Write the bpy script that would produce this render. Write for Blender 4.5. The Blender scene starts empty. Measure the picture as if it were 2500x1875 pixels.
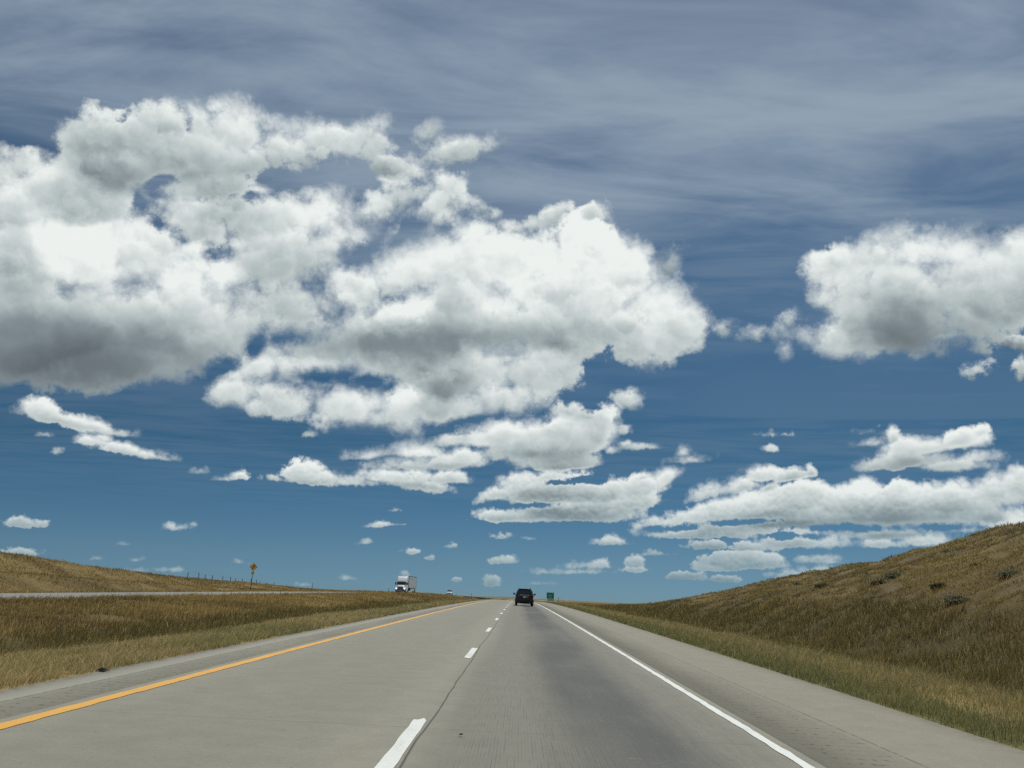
import bpy, bmesh, math, random
import numpy as np
from mathutils import Vector, Matrix

scene = bpy.context.scene
COL = scene.collection
RNG = np.random.default_rng(7)
random.seed(7)

CAM_H = 1.41                       # camera height over the road
SUN_EL, SUN_AZ = math.radians(57), math.radians(22)   # azimuth clockwise from +Y (the way the road runs)
SUN_DIR = Vector((math.sin(SUN_AZ) * math.cos(SUN_EL), math.cos(SUN_AZ) * math.cos(SUN_EL), math.sin(SUN_EL)))


# ------------------------------------------------------------------ node helper
class NB:
    """Small helper that builds shader node graphs."""
    def __init__(self, tree):
        self.t = tree

    def n(self, typ, **kw):
        nd = self.t.nodes.new(typ)
        for k, v in kw.items():
            setattr(nd, k, v)
        return nd

    def put(self, sock, v):
        if isinstance(v, bpy.types.NodeSocket):
            self.t.links.new(v, sock)
        elif v is not None:
            sock.default_value = v

    def m(self, op, a, b=None, c=None, clamp=False):
        nd = self.n('ShaderNodeMath', operation=op, use_clamp=clamp)
        self.put(nd.inputs[0], a)
        self.put(nd.inputs[1], b)
        self.put(nd.inputs[2], c)
        return nd.outputs[0]

    def v(self, op, a, b=None, c=None, scale=None):
        nd = self.n('ShaderNodeVectorMath', operation=op)
        self.put(nd.inputs[0], a)
        self.put(nd.inputs[1], b)
        if c is not None:
            self.put(nd.inputs[2], c)
        if scale is not None:
            self.put(nd.inputs['Scale'], scale)
        return nd.outputs['Value'] if op in ('LENGTH', 'DOT_PRODUCT', 'DISTANCE') else nd.outputs[0]

    def sep(self, a):
        nd = self.n('ShaderNodeSeparateXYZ')
        self.put(nd.inputs[0], a)
        return nd.outputs

    def comb(self, x=0.0, y=0.0, z=0.0):
        nd = self.n('ShaderNodeCombineXYZ')
        for i, q in enumerate((x, y, z)):
            self.put(nd.inputs[i], q)
        return nd.outputs[0]

    def step(self, x, a, b, lo=0.0, hi=1.0, smooth=True):
        nd = self.n('ShaderNodeMapRange', interpolation_type='SMOOTHSTEP' if smooth else 'LINEAR', clamp=True)
        for i, q in enumerate((x, a, b, lo, hi)):
            self.put(nd.inputs[i], q)
        return nd.outputs[0]

    def mix(self, f, a, b):
        nd = self.n('ShaderNodeMix', data_type='FLOAT')
        self.put(nd.inputs[0], f)
        self.put(nd.inputs[2], a)
        self.put(nd.inputs[3], b)
        return nd.outputs[0]

    def mixc(self, f, a, b, blend='MIX'):
        nd = self.n('ShaderNodeMix', data_type='RGBA', blend_type=blend)
        self.put(nd.inputs[0], f)
        self.put(nd.inputs[6], col4(a))
        self.put(nd.inputs[7], col4(b))
        return nd.outputs[2]

    def noise(self, vec, scale=1.0, detail=2.0, rough=0.5, dist=0.0, dims='3D', lac=2.0, out='Fac'):
        nd = self.n('ShaderNodeTexNoise', noise_dimensions=dims)
        self.put(nd.inputs['Vector'], vec)
        self.put(nd.inputs['Scale'], scale)
        self.put(nd.inputs['Detail'], detail)
        self.put(nd.inputs['Roughness'], rough)
        self.put(nd.inputs['Lacunarity'], lac)
        self.put(nd.inputs['Distortion'], dist)
        return nd.outputs[out]

    def voronoi(self, vec, scale=1.0, detail=0.0, rough=0.5, feature='F1', dims='3D', out='Distance', rnd=1.0):
        nd = self.n('ShaderNodeTexVoronoi', voronoi_dimensions=dims, feature=feature)
        self.put(nd.inputs['Vector'], vec)
        self.put(nd.inputs['Scale'], scale)
        if 'Detail' in nd.inputs:
            self.put(nd.inputs['Detail'], detail)
            self.put(nd.inputs['Roughness'], rough)
        self.put(nd.inputs['Randomness'], rnd)
        return nd.outputs[out]

    def ramp(self, fac, stops, interp='LINEAR'):
        nd = self.n('ShaderNodeValToRGB')
        cr = nd.color_ramp
        cr.interpolation = interp
        while len(cr.elements) < len(stops):
            cr.elements.new(0.5)
        for e, (p, c) in zip(cr.elements, stops):
            e.position = p
            e.color = col4(c)
        self.put(nd.inputs[0], fac)
        return nd.outputs[0]

    def scale(self, vec, s):
        return self.v('SCALE', vec, scale=s)


def col4(c):
    if isinstance(c, (tuple, list)):
        return tuple(c) + (1.0,) * (4 - len(c))
    return c


def s2l(*c):
    """sRGB 0-255 -> linear."""
    return tuple(((x / 255 + 0.055) / 1.055) ** 2.4 if x > 10 else x / 255 / 12.92 for x in c)


# ------------------------------------------------------------------ camera
def make_camera():
    cd = bpy.data.cameras.new('camera')
    cam = bpy.data.objects.new('camera', cd)
    COL.objects.link(cam)
    th, psi, rho = math.radians(13.664), math.radians(0.8387), 0.03
    f = Vector((-math.sin(psi) * math.cos(th), math.cos(psi) * math.cos(th), math.sin(th)))
    r0 = Vector((math.cos(psi), math.sin(psi), 0))
    u0 = r0.cross(f)
    r = r0 * math.cos(rho) + u0 * math.sin(rho)
    u = -r0 * math.sin(rho) + u0 * math.cos(rho)
    m = Matrix((r, u, -f)).transposed().to_4x4()
    m.translation = (0, 0, CAM_H)
    cam.matrix_world = m
    cd.angle = 2 * math.atan(1250 / 2060)
    cd.clip_start = 0.1
    cd.clip_end = 60000
    scene.camera = cam


make_camera()
CLOUD_PUFFS = (
    (-29.03,25.99,2.64,1.65,15,0),(-26.49,26.99,2.47,1.94,14.1,0.05),(-21.53,28.15,2.95,1.88,11.8,0.1),(-23.71,26.18,4.18,1.94,12.3,0),
    (-18.46,27.54,3.98,1.19,10.1,0.1),(-14.34,28.61,3.64,1.26,8.2,0.05),(-12.06,29.26,1.68,1.43,7.2,0),(-10.39,27.48,1.55,0.53,-13.9,-0.1),
    (-5.55,28.94,2.41,0.7,13.9,0),(-7.67,29.75,0.96,0.58,35,-0.1),(-32.96,21.62,3.14,2.37,15,0.1),(-29.91,22.07,3.73,2.43,13.7,0),
    (-28.36,24.36,3.05,1.89,14,-0.05),(-33.99,23.23,1.75,1.03,16.4,0),(-30.24,19.08,4.92,3.14,12.3,0.25),(-26.3,19.84,3.05,2.54,11,0.1),
    (-32.32,17.67,3.46,3.23,12.5,0),(-23.28,18.47,3.15,2.03,9.3,0.2),(-23.56,16.08,5.92,3.2,8.5,0),(-30.15,15.04,6.57,3.31,10.2,-0.05),
    (-31.61,13.12,6.07,2.04,17.7,-0.1),(-26.19,12.95,5.33,1.77,11.9,-0.1),(-21.97,14.82,3.71,1.76,7.5,-0.15),(-22.59,24.54,2.7,1.27,11.2,0),
    (-22.93,22.61,3.25,1.43,10.7,0.05),(-19.05,23.09,4.63,2.04,9.1,0.05),(-15.02,23.84,3.53,1.95,7.6,0.25),(-17.55,20.77,5.26,2.52,7.8,0),
    (-13.57,22.14,2.41,2.25,6.6,0.05),(-11.5,24.61,1.98,1.07,26.2,0.05),(-9.92,25.66,2.17,1,20.6,0),(-7.18,24.98,2.53,0.96,39.4,0.05),
    (-5.37,25.78,2.03,0.75,-16.4,0.1),(-6.45,24.12,1.31,1.27,-36,-0.05),(-3.13,25.29,1.24,0.38,-12.3,0),(-21.05,19.4,2.81,1.46,8.8,0.3),
    (-22.28,19.8,1.9,1.14,9.4,0.2),(-16.64,17.87,5.22,2.41,6.7,-0.05),(-12.06,19.55,3.53,1.89,5.5,0.15),(-8.9,20.74,3.61,2.02,4.6,0.2),
    (-4.64,21.62,3.67,2.34,3.1,0.2),(-0.3,22.09,3.69,2.31,1.5,0.25),(4.21,22.6,2.84,2.29,-0.2,0.3),(6.37,20.74,3.29,2.77,-0.9,0.25),
    (8.96,18.84,3.06,2.61,-1.5,0.2),(10.23,17.73,2.54,2.03,-1.7,0.1),(7.02,17.33,3.87,2.17,-0.6,0.1),(2.1,19.35,5.62,2.8,0.7,0.15),
    (-4.51,18.84,5.6,2.18,2.9,-0.05),(-13.36,16.05,5,2.45,5.3,-0.05),(-9.17,15.14,5.43,2.49,3.9,-0.05),(-2.79,17.1,7.22,1.57,2.3,0),
    (2.15,16.7,3.6,1.13,5.9,-0.3),(-2.52,18.77,3.14,1.43,2.2,0.3),(-7.6,18.29,3.1,1.55,15.8,0.3),(-4.29,14.15,5.49,1.95,2.6,-0.05),
    (0.24,14.62,3.08,1.76,1.4,0.05),(1.19,15.58,2.28,1.26,1.2,0.05),(-1.65,12.74,3.22,1.32,1.9,0),(-5.52,13,1.99,1.19,2.8,-0.1),
    (-2.32,13.6,1.94,1.01,2.1,0.15),(-18.07,13.92,2.67,1.44,21.1,0.15),(-19.63,11.95,1.79,1.07,5.8,0.1),(-16.05,11.68,3.9,1.09,0.9,0.1),
    (-12.07,11.59,4.08,1.6,4,0.1),(-8.36,12.38,1.48,1.05,3.4,0.3),(-8.91,11.1,2.94,1.17,-4.7,-0.05),(-5.46,11.75,3.86,1.33,2.7,0),
    (11.82,18.23,1.2,0.92,-2.3,0.05),(13.67,17.37,0.8,0.33,17.3,0),(9.89,16.45,1.9,1.23,-1.3,0.05),(6.69,15.62,1.28,0.62,-0.3,0),
    (-0.04,24.6,1.85,0.64,16.3,0),(4.86,24.87,0.88,0.59,-0.7,0.1),(9.97,21.66,0.93,1.19,-22.3,-0.3),(10.92,20.46,0.33,0.51,-2.4,-0.2),
    (-1.05,24.21,1.32,0.6,21.8,0),(-1.16,17.72,9.22,2.66,1.8,0.05),(-7.59,15.55,6.44,2.18,3.5,0),(-15.05,14.06,3.67,1.34,5.3,0),
    (-17.13,16.6,5.17,1.81,6.5,0),(3.76,17.81,5.24,1.87,0.3,0.05),(-20.68,16.18,4.38,2.37,7.5,0),(-11.27,13.44,4.07,1.24,4.2,0),
    (25.4,18.44,5.14,2.68,-7,0.05),(22.27,17.33,2.53,1.74,-5.4,0),(29.84,18.42,2.76,2.44,-8.7,0.05),(21.08,20.93,1.52,1.39,-6.4,0.15),
    (23.37,20.82,2.26,1.36,-7.2,0.1),(26.72,21.22,2.83,1.6,-8.8,0.3),(28.65,20.58,1.66,1.47,-9.3,0.25),(31.51,20.06,1.23,1.22,-10.3,0.2),
    (21.98,19.24,2.29,2.25,-6.1,0.1),(25.4,18.44,4.6,2.54,-7,-0.05),(29.39,18.9,2.79,2.18,-8.7,0.1),(31.73,18.68,1.5,1.54,-9.6,0),
    (25.28,17.03,5.11,1.98,-6.3,0),(28.15,16.71,2.82,1.44,-7.1,0),(20.51,16.54,2.07,1.29,-4.5,0.05),(22.17,15.88,3.27,1.22,-4.8,0),
    (25.2,15.96,4.02,1.02,-5.8,-0.1),(29.74,17.34,1.5,1.2,7,-0.1),(27.54,15.66,2.01,0.62,11.6,0.1),(18.1,17.81,0.77,0.45,10.8,0),
    (17.38,17.23,0.48,0.66,11.2,0),(16.1,16.91,0.79,0.27,1.7,0),(17.7,15.74,0.38,0.5,-3.4,0),(7.17,12.88,1.27,0.5,-8.1,0),(7.48,13.28,0.57,0.4,-0.2,0.1),
    (28.56,13.47,0.55,0.25,9.5,-0.05),(31.19,13.56,0.24,0.38,-6.3,0),(30.99,15.13,0.43,0.24,-7.2,-0.2),(2.94,11.85,0.98,0.52,0.9,0),
    (4.47,11.4,1.68,0.44,-11.3,-0.1),(-2.2,10.15,2.87,1.18,2,0.15),(-1.25,10.34,1.75,1.03,1.8,0.25),(-4.42,9.91,2.79,0.81,10.3,0),
    (0.37,9.29,3.14,1.25,1.5,-0.1),(2.74,9.97,3.32,1.84,11.1,0.05),(4.95,10.62,1.25,1.55,-19.3,0),(2.29,8.71,3.2,1.1,1.2,-0.1),
    (3.54,9.51,2.43,1.1,16,0.1),(-10.14,8.55,2.24,0.51,9.1,0.05),(-10.3,8.54,1.02,0.65,3.2,0.2),(-6.74,8.97,2.14,0.81,2.6,0.2),
    (-5.29,8.32,3.11,0.81,2.4,0),(-8.09,7.95,3.08,0.58,2.7,-0.1),(-4.04,8.68,1.6,0.88,2.2,0.05),(-14.59,7.13,1.7,0.79,3.5,0.15),
    (-13.5,6.65,2.96,0.5,-0.8,-0.05),(-11.39,6.7,2,0.5,3,0),(-8.97,7.19,3.05,0.58,2.7,0.1),(-6.77,6.71,2.39,0.62,-5.6,-0.05),(-5.23,7.17,1.89,0.59,2.3,0),
    (-5.51,6.45,0.96,0.44,2.2,-0.1),(-1.49,6.28,1.79,0.66,13.8,0),(1.7,6.52,3.1,1.31,1.4,-0.1),(0.12,6.95,2.08,0.81,1.6,0),(4.82,6.59,3.08,1.31,1.1,0),
    (5.44,6.85,1.71,0.73,1,0.15),(7.92,6.94,2.03,0.96,8.7,0.1),(9.76,7.63,1.28,0.69,28.3,0.1),(-0.76,4.85,2.67,0.62,1.7,0.15),
    (2.35,5.3,3.43,1.01,1.4,-0.1),(5.14,5.37,3.4,1.01,1.1,-0.1),(7.3,6.02,2.37,0.86,8.9,0.05),(3.58,5.79,2.05,0.73,1.3,0.1),(11,8.73,1.2,0.29,4.9,0),
    (10.86,9.22,0.47,0.36,-0.2,0),(6.06,9.3,0.45,0.29,0.6,0),(8.55,9.56,1.36,0.22,0.2,-0.1),(7,10.64,0.35,0.22,0.3,-0.1),(16.53,9.37,0.54,0.35,-1.1,0),
    (16.71,10.24,0.77,0.21,-1.4,-0.1),(15.84,10.32,0.58,0.18,-1.3,-0.1),(12.76,6.67,1.96,0.64,15.1,-0.05),(14.54,7.12,1.29,0.76,11.8,0.05),
    (15.74,7.8,1.41,0.72,-0.5,0.1),(17.6,7.6,1.41,0.54,11.3,0),(16.28,6.96,1.08,0.42,19.6,-0.1),(18.89,7.88,0.37,0.42,-1,0),(8.23,7.56,1.02,0.35,15.5,0),
    (25.72,9.39,2.4,0.93,9.2,0.1),(27.4,9.67,1.7,0.85,-3.2,0.15),(28.66,9.95,0.7,0.49,24.4,0.2),(24.88,8.52,2.7,0.73,3.8,-0.1),
    (26.89,8.16,2.33,0.59,-2.3,-0.1),(28.39,8.37,1.07,0.39,2.3,0),(22.48,8.2,1.53,0.45,6.3,-0.1),(22.36,9.62,0.83,0.31,7.8,0),
    (22.08,10.29,0.66,0.21,-2.5,-0.2),(23.88,9.93,0.29,0.51,-2.7,0),(9.42,4.47,2.19,0.68,8.9,0),(11.52,4.71,2.62,0.94,0.7,0.05),
    (13.61,5.48,2.58,1.1,5.3,0.1),(15.66,5.84,2.54,1.09,5,0.15),(17.96,6.22,2.17,1.16,-0.3,0.1),(19.23,6.36,1.41,1.07,-0.5,0.15),
    (21.84,6.67,1.18,1.1,-0.9,0.35),(21.52,5.9,3.25,1.3,-0.6,0.1),(24.44,6.06,2.55,1.35,-1,0.15),(26.96,6.01,2.99,1.32,-1.2,0),
    (29.18,6.44,1.57,1.22,-1.7,-0.05),(30.39,6.8,1.02,1.21,-2.1,-0.05),(17.33,4.9,5.9,0.91,0.2,-0.15),(21.47,4.96,4.72,0.81,-0.2,-0.1),
    (25.88,5.01,4.13,0.94,-0.6,-0.1),(28.82,5.11,1.83,0.84,-1,-0.2),(13.28,4.22,4.51,0.75,0.7,0),(10.31,3.94,2.63,0.51,0.9,0),
    (17.85,4.03,2.15,0.57,0.4,0.1),(18.38,3.52,3.35,0.65,0.6,0),(19.49,3.62,1.5,0.57,0.5,0.1),(22.99,4.06,3.73,0.59,0.1,-0.1),
    (26.33,4.38,2.45,0.47,-0.3,-0.05),(28.28,4.45,1.58,0.53,-0.5,0),(30.06,4.61,1.17,0.97,-0.8,0.25),(25.27,3.64,1.66,0.54,0.1,0.1),
    (22.69,3.44,1.44,0.4,0.3,0),(14.37,2.18,2.85,0.74,1.1,0),(15.53,2.41,1.57,0.57,1,0.15),(12.77,1.8,1.35,0.33,1.3,0.1),(19.16,2.61,1.5,0.65,0.8,-0.05),
    (19.7,2.39,1.07,0.4,0.9,0.1),(19.66,1.77,1.64,0.4,1.1,0.1),(17.73,1.45,1.83,0.32,1.3,-0.1),(15.55,3.14,2.2,0.37,0.8,0),(12.37,3.15,1.62,0.33,1,-0.1),
    (10.85,1.14,1.62,0.25,1.5,-0.15),(13.19,1.05,1.59,0.25,1.5,-0.15),(9.09,2.58,0.99,0.25,1.3,-0.15),(6.01,3.26,1.34,0.32,1.3,0),
    (6.31,3.44,0.87,0.39,1.3,0.15),(-1.13,1.86,1.15,0.32,1.7,0.05),(-0.83,2.02,0.68,0.32,1.7,0.15),(4.49,1.72,1.95,0.39,1.5,0.1),
    (5.16,1.85,0.94,0.32,1.5,0.2),(3.79,1.31,2.35,0.25,1.6,-0.05),(7.52,2,0.86,0.47,1.4,0),(7.64,1.56,1.06,0.3,1.5,0.1),(1.65,1.22,1.21,0.25,1.6,-0.1),
    (-1.79,0.49,0.67,0.49,1.7,-0.15),(-1.18,3.46,0.68,0.25,1.7,-0.1),(0.52,3.33,0.54,0.14,1.6,-0.2),(-9.37,3.88,1.47,0.21,5.3,0.05),
    (-10.2,2.76,0.66,0.18,10.2,0),(-7.23,2.24,0.57,0.25,1.9,0.1),(-18.69,6.57,0.75,0.42,3.9,0.1),(-19.32,6.32,0.81,0.14,3.9,-0.1),
    (-21.05,6.7,0.49,0.21,4.3,-0.15),(-21.88,3.18,1.01,0.27,7,0.05),(-22.29,3.21,0.53,0.3,3.1,0.1),(-30.22,2.91,1.14,0.35,0.6,0.05),
    (-30.6,3.05,0.62,0.31,3.7,0.1),(-14.51,9.66,0.46,0.29,4.1,-0.15),(-30.33,1.19,1.28,0.25,2.6,0),(-30.13,9.46,1.34,0.55,-2.8,0.15),
    (-29.3,9.14,2.18,0.49,-5.1,0.1),(-27.75,8.96,1.96,0.5,-3.6,0.1),(-26.29,8.72,1.49,0.33,1,0),(-29.89,8.1,0.54,0.19,6.4,-0.2),
    (-29.22,7.24,0.38,0.2,5.8,-0.2),(-27.24,8.05,1.23,0.37,0.9,0.1),(-26.76,8.33,0.57,0.33,5.9,0.2),(-25.64,7.76,1.72,0.5,-4.5,0.1),
    (-24.43,7.58,1.75,0.44,-6.8,0.05),(-23.46,7.38,1.13,0.27,-5.1,0),(-24.73,2.02,0.42,0.16,2.7,0),(-26.2,1.13,0.39,0.19,2.4,0),
    (-24.1,1.11,0.45,0.16,2.3,0),(-22.12,0.6,0.93,0.2,-2,0),(-17.95,1.2,0.46,0.17,2.1,0),(-11.23,0.44,0.49,0.17,1.8,0.1),(-4.56,2.72,0.47,0.18,1.9,-0.1),
    (-8.36,4.89,0.4,0.11,2.4,-0.1),(-4,0.48,0.4,0.14,1.7,-0.1),(1.67,0.44,0.67,0.14,1.7,-0.15),(-5.89,1.86,0.4,0.18,1.9,-0.1),
    (-7.36,0.77,0.47,0.18,1.8,-0.15),(-23.81,0.45,0.63,0.13,2,-0.1),(-14.12,-0.08,0.64,0.14,1.7,-0.15),
)
CLOUD_GAPS = (
    (-25.66,24.32,0.94,0.52,32.6),(-26.58,23.01,0.33,0.73,12.5),(-25.31,21.83,0.53,0.31,-28.6),(-23.63,21.18,1.04,0.33,-24.6),
    (-21.94,20.59,1.01,0.32,9.5),(-19.04,25.72,1.83,0.36,1.9),(-16.54,26.09,2.5,0.49,3.8),(-13.67,26.75,2.24,0.67,-7.5),(-11.63,26.24,1.94,0.43,6.5),
    (-12.21,21.37,0.82,0.7,35.9),(-11.32,22.37,1.02,0.42,25.7),(-9.08,23.32,1.62,0.57,25),(-16.13,15.79,1.29,0.35,21),(-18.48,15.09,0.79,0.52,36.5),
    (-20.67,13.49,1.08,0.51,26.6),(-13.77,13.49,1.49,0.33,9.8),(-10.94,13.21,0.98,0.34,4.1),(-9.29,13.07,0.54,0.34,23.7),(-19.69,24.6,0.97,0.22,9.8),
    (-8.3,26.54,1.32,0.44,5),(-6.09,23.68,0.47,0.42,3.8),(-2.88,11.22,1.75,0.17,10.1),(14.46,4.65,2.03,0.18,3.5),(10.31,4.18,1.5,0.15,3.9),
    (20.89,4.33,2.16,0.14,0.1),(26.07,4.33,1.49,0.14,-0.3),(17,3.79,1.69,0.17,0.6),(18.63,2.89,1.65,0.17,0.8),(3.57,7.18,1.88,0.19,5.2),
    (0.47,5.5,1.56,0.18,3.6),
)
CLOUD_SHADES = (
    (-31.59,12.98,8.25,3.27,17.6,-0.55),(-25.39,13.06,7.02,2.3,12.8,-0.42),(-33.21,15.57,4.07,3.21,11.7,-0.22),(-22.96,15.87,5.39,2.33,8.2,-0.16),
    (-30.33,19.61,3.9,2.18,12.7,0.18),(-25.13,18.46,1.96,1.43,10,0.12),(-22.25,19.51,2.05,1.22,9.3,0.2),(-33.86,19.51,2.19,1.58,14.2,-0.1),
    (-26.94,24.25,5.66,1.51,13.2,-0.18),(-19.64,28.06,2.84,1.12,10.8,0.06),(-17.59,26.95,6.08,0.97,9.5,-0.18),(-20.33,23.48,2.75,0.98,9.8,-0.14),
    (-16.23,20.03,4.68,1.8,7.1,-0.16),(-14.46,24.74,2.59,1.18,7.5,0.14),(-21.36,22,2.7,1.16,9.8,-0.08),(-15.91,16.73,4.61,1.82,6.2,-0.2),
    (-13.04,15.93,5.95,1.84,5.1,-0.3),(-18.52,18.25,4.84,1.19,7.5,-0.1),(-2.77,16.79,8.84,1.69,5.3,-0.55),(-8.91,15.93,5.45,1.55,4,-0.25),
    (-5.53,13.09,2.05,1.19,2.8,-0.32),(7.52,20.63,0.98,0.49,-1.2,-0.18),(0.37,21.8,8.71,2.16,9.2,0.14),(5.04,23.36,2.67,1.82,-0.6,0.12),
    (-7.79,18.81,2.94,0.99,19,0.2),(-2.54,19.3,2.98,0.87,2.3,0.18),(8.96,18.07,3.21,1.85,-1.3,0.08),(-5.92,20.57,5.63,0.74,15.5,-0.12),
    (2.42,19.66,4.96,0.81,5.6,-0.1),(-10.09,19.11,1.94,0.92,4.8,-0.1),(-0.09,14.61,3.9,0.82,1.5,-0.1),(-13.67,12.33,3.68,0.49,4.5,-0.12),
    (-18.02,13.47,2.08,0.72,5.9,-0.06),(26.06,16.66,6.63,2.54,-3.4,-0.5),(25.43,15.45,5.32,1.13,-5.6,-0.25),(28.05,21.17,2.37,1.09,-9.4,0.14),
    (21.12,21.65,1.76,1.15,-6.7,0.1),(25.04,20.75,2.76,0.62,-17.9,-0.16),(23.21,18.68,2.8,1.15,-6.3,-0.06),(1.97,8.86,3.8,0.56,1.3,-0.28),
    (0.35,10.23,2.87,0.38,1.5,-0.12),(-5.27,7.91,3.14,0.31,2.3,-0.26),(-7.8,8.36,2.49,0.25,2.7,-0.15),(-8.63,6.62,4.62,0.28,-1.4,-0.22),
    (2.35,5.06,5.29,0.55,1.4,-0.28),(1.39,6.27,3.13,0.43,1.5,-0.18),(5.76,6.24,2.79,0.37,1,-0.18),(7.91,5.57,1.83,0.37,0.9,-0.15),
    (-0.75,4.61,2.49,0.25,1.7,-0.2),(24.12,5.22,6.96,0.84,-0.6,-0.42),(18.44,4.56,7.24,0.58,0.2,-0.3),(15.63,5.13,4.32,0.38,4.3,-0.22),
    (24.03,4,4.88,0.39,0,-0.32),(21.86,6.9,1.21,0.63,-1,0.25),(15.67,6.2,2.02,0.42,7.9,0.12),(27,6.5,2.47,0.39,-1.5,0.1),(12.69,4.28,3.53,0.36,0.7,-0.16),
    (25.91,8.54,2.8,0.39,2.6,-0.22),(26.73,9.28,1.76,0.22,7.1,-0.12),(15.51,2.03,2.84,0.26,1.2,-0.18),(19.68,2.17,1.9,0.23,1,-0.2),
    (15.12,6.82,1.75,0.24,9.8,-0.15),(-28.51,8.93,3.01,0.25,-5.4,-0.14),(-25.2,7.4,2.36,0.2,-5.8,-0.16),(4.86,1.49,2.74,0.15,1.5,-0.14),
    (6.01,3.08,1.22,0.15,1.3,-0.16),(-0.98,1.74,1.05,0.15,1.7,-0.14),
)


# ------------------------------------------------------------------ sky: Nishita + procedural cumulus and cirrus


def group_tree(name, ins, outs):
    g = bpy.data.node_groups.new(name, 'ShaderNodeTree')
    for nm, vec in ins:
        g.interface.new_socket(nm, in_out='INPUT', socket_type='NodeSocketVector' if vec else 'NodeSocketFloat')
    for nm in outs:
        g.interface.new_socket(nm, in_out='OUTPUT', socket_type='NodeSocketFloat')
    b = NB(g)
    return g, b, b.n('NodeGroupInput').outputs, b.n('NodeGroupOutput').inputs


def cloud_piece(b, P, S, cx, cy, rx, ry, rot, flat=False):
    """The position P in the frame of one round puff, and how far from its middle that is (1 at its rim)."""
    mp = b.n('ShaderNodeMapping', vector_type='TEXTURE')
    mp.inputs['Location'].default_value = (cx, cy, 0)
    mp.inputs['Rotation'].default_value = (0, 0, math.radians(rot))
    mp.inputs['Scale'].default_value = (rx, ry, 1)
    # (a vanishing term of S keeps the puffs evaluated one after another, which bounds the shader's memory)
    b.put(mp.inputs['Vector'], b.v('MULTIPLY_ADD', S, (0, 0, 1e-7 * random.uniform(0.5, 1.5)), P))
    q = mp.outputs[0]
    if flat:                                              # far clouds are domes on a flat base
        return q, b.v('LENGTH', b.v('MAXIMUM', q, b.v('MULTIPLY', q, (-1.0, -2.4, -1.0))))
    return q, b.v('LENGTH', q)


def puff_group(puffs):
    """A run of puffs: each joins its own depth and its own light to those of the puffs before it."""
    g, b, i, o = group_tree('cloud_puffs', (('P', 1), ('S', 0), ('Shade', 0)), ('S', 'Shade'))
    P, s, shade = i['P'], i['S'], i['Shade']
    for (cx, cy, rx, ry, rot, off) in puffs:
        r = min(rx, ry) ** 0.85
        k = 0.30 * min(1.0, max(0.2, min(rx, ry)))
        flat = cy < 11.0
        q, ln = cloud_piece(b, P, s, cx, cy - (0.30 * ry if flat else 0), rx, ry * (1.25 if flat else 1.0), rot, flat)
        si = b.m('MULTIPLY_ADD', ln, -r, r)
        sh = b.m('ADD', b.v('DOT_PRODUCT', q, (0.03, 0.34 if flat else 0.22, 0)), 0.55 + off)
        tt = b.m('MULTIPLY_ADD', b.m('SUBTRACT', si, s), 0.32 / k, 0.5, clamp=True)
        shade = b.mix(tt, shade, sh)
        s = b.m('SMOOTH_MAX', s, si, k)
    b.put(o['S'], s)
    b.put(o['Shade'], shade)
    return g


def gap_group(gaps):
    """Gaps between clouds through which the blue shows."""
    g, b, i, o = group_tree('cloud_gaps', (('P', 1), ('S', 0)), ('S',))
    s = i['S']
    for (cx, cy, rx, ry, rot) in gaps:
        r = 1.6 * min(rx, ry)
        q, ln = cloud_piece(b, i['P'], s, cx, cy, rx, ry, rot)
        s = b.m('SMOOTH_MIN', s, b.m('MULTIPLY_ADD', ln, r, -r), 0.3)
    b.put(o['S'], s)
    return g


def shade_group(shades):
    """Broad soft variations of light over the clouds: grey bases, sunlit crowns."""
    g, b, i, o = group_tree('cloud_shades', (('P', 1), ('Shade', 0)), ('Shade',))
    s = i['Shade']
    for (cx, cy, rx, ry, rot, amp) in shades:
        q, ln = cloud_piece(b, i['P'], s, cx, cy, rx * 1.25, ry * 1.25, rot)
        s = b.m('ADD', s, b.step(ln, 0.0, 1.0, amp * (0.66 if amp < 0 else 1.0), 0.0))
    b.put(o['Shade'], s)
    return g


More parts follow.
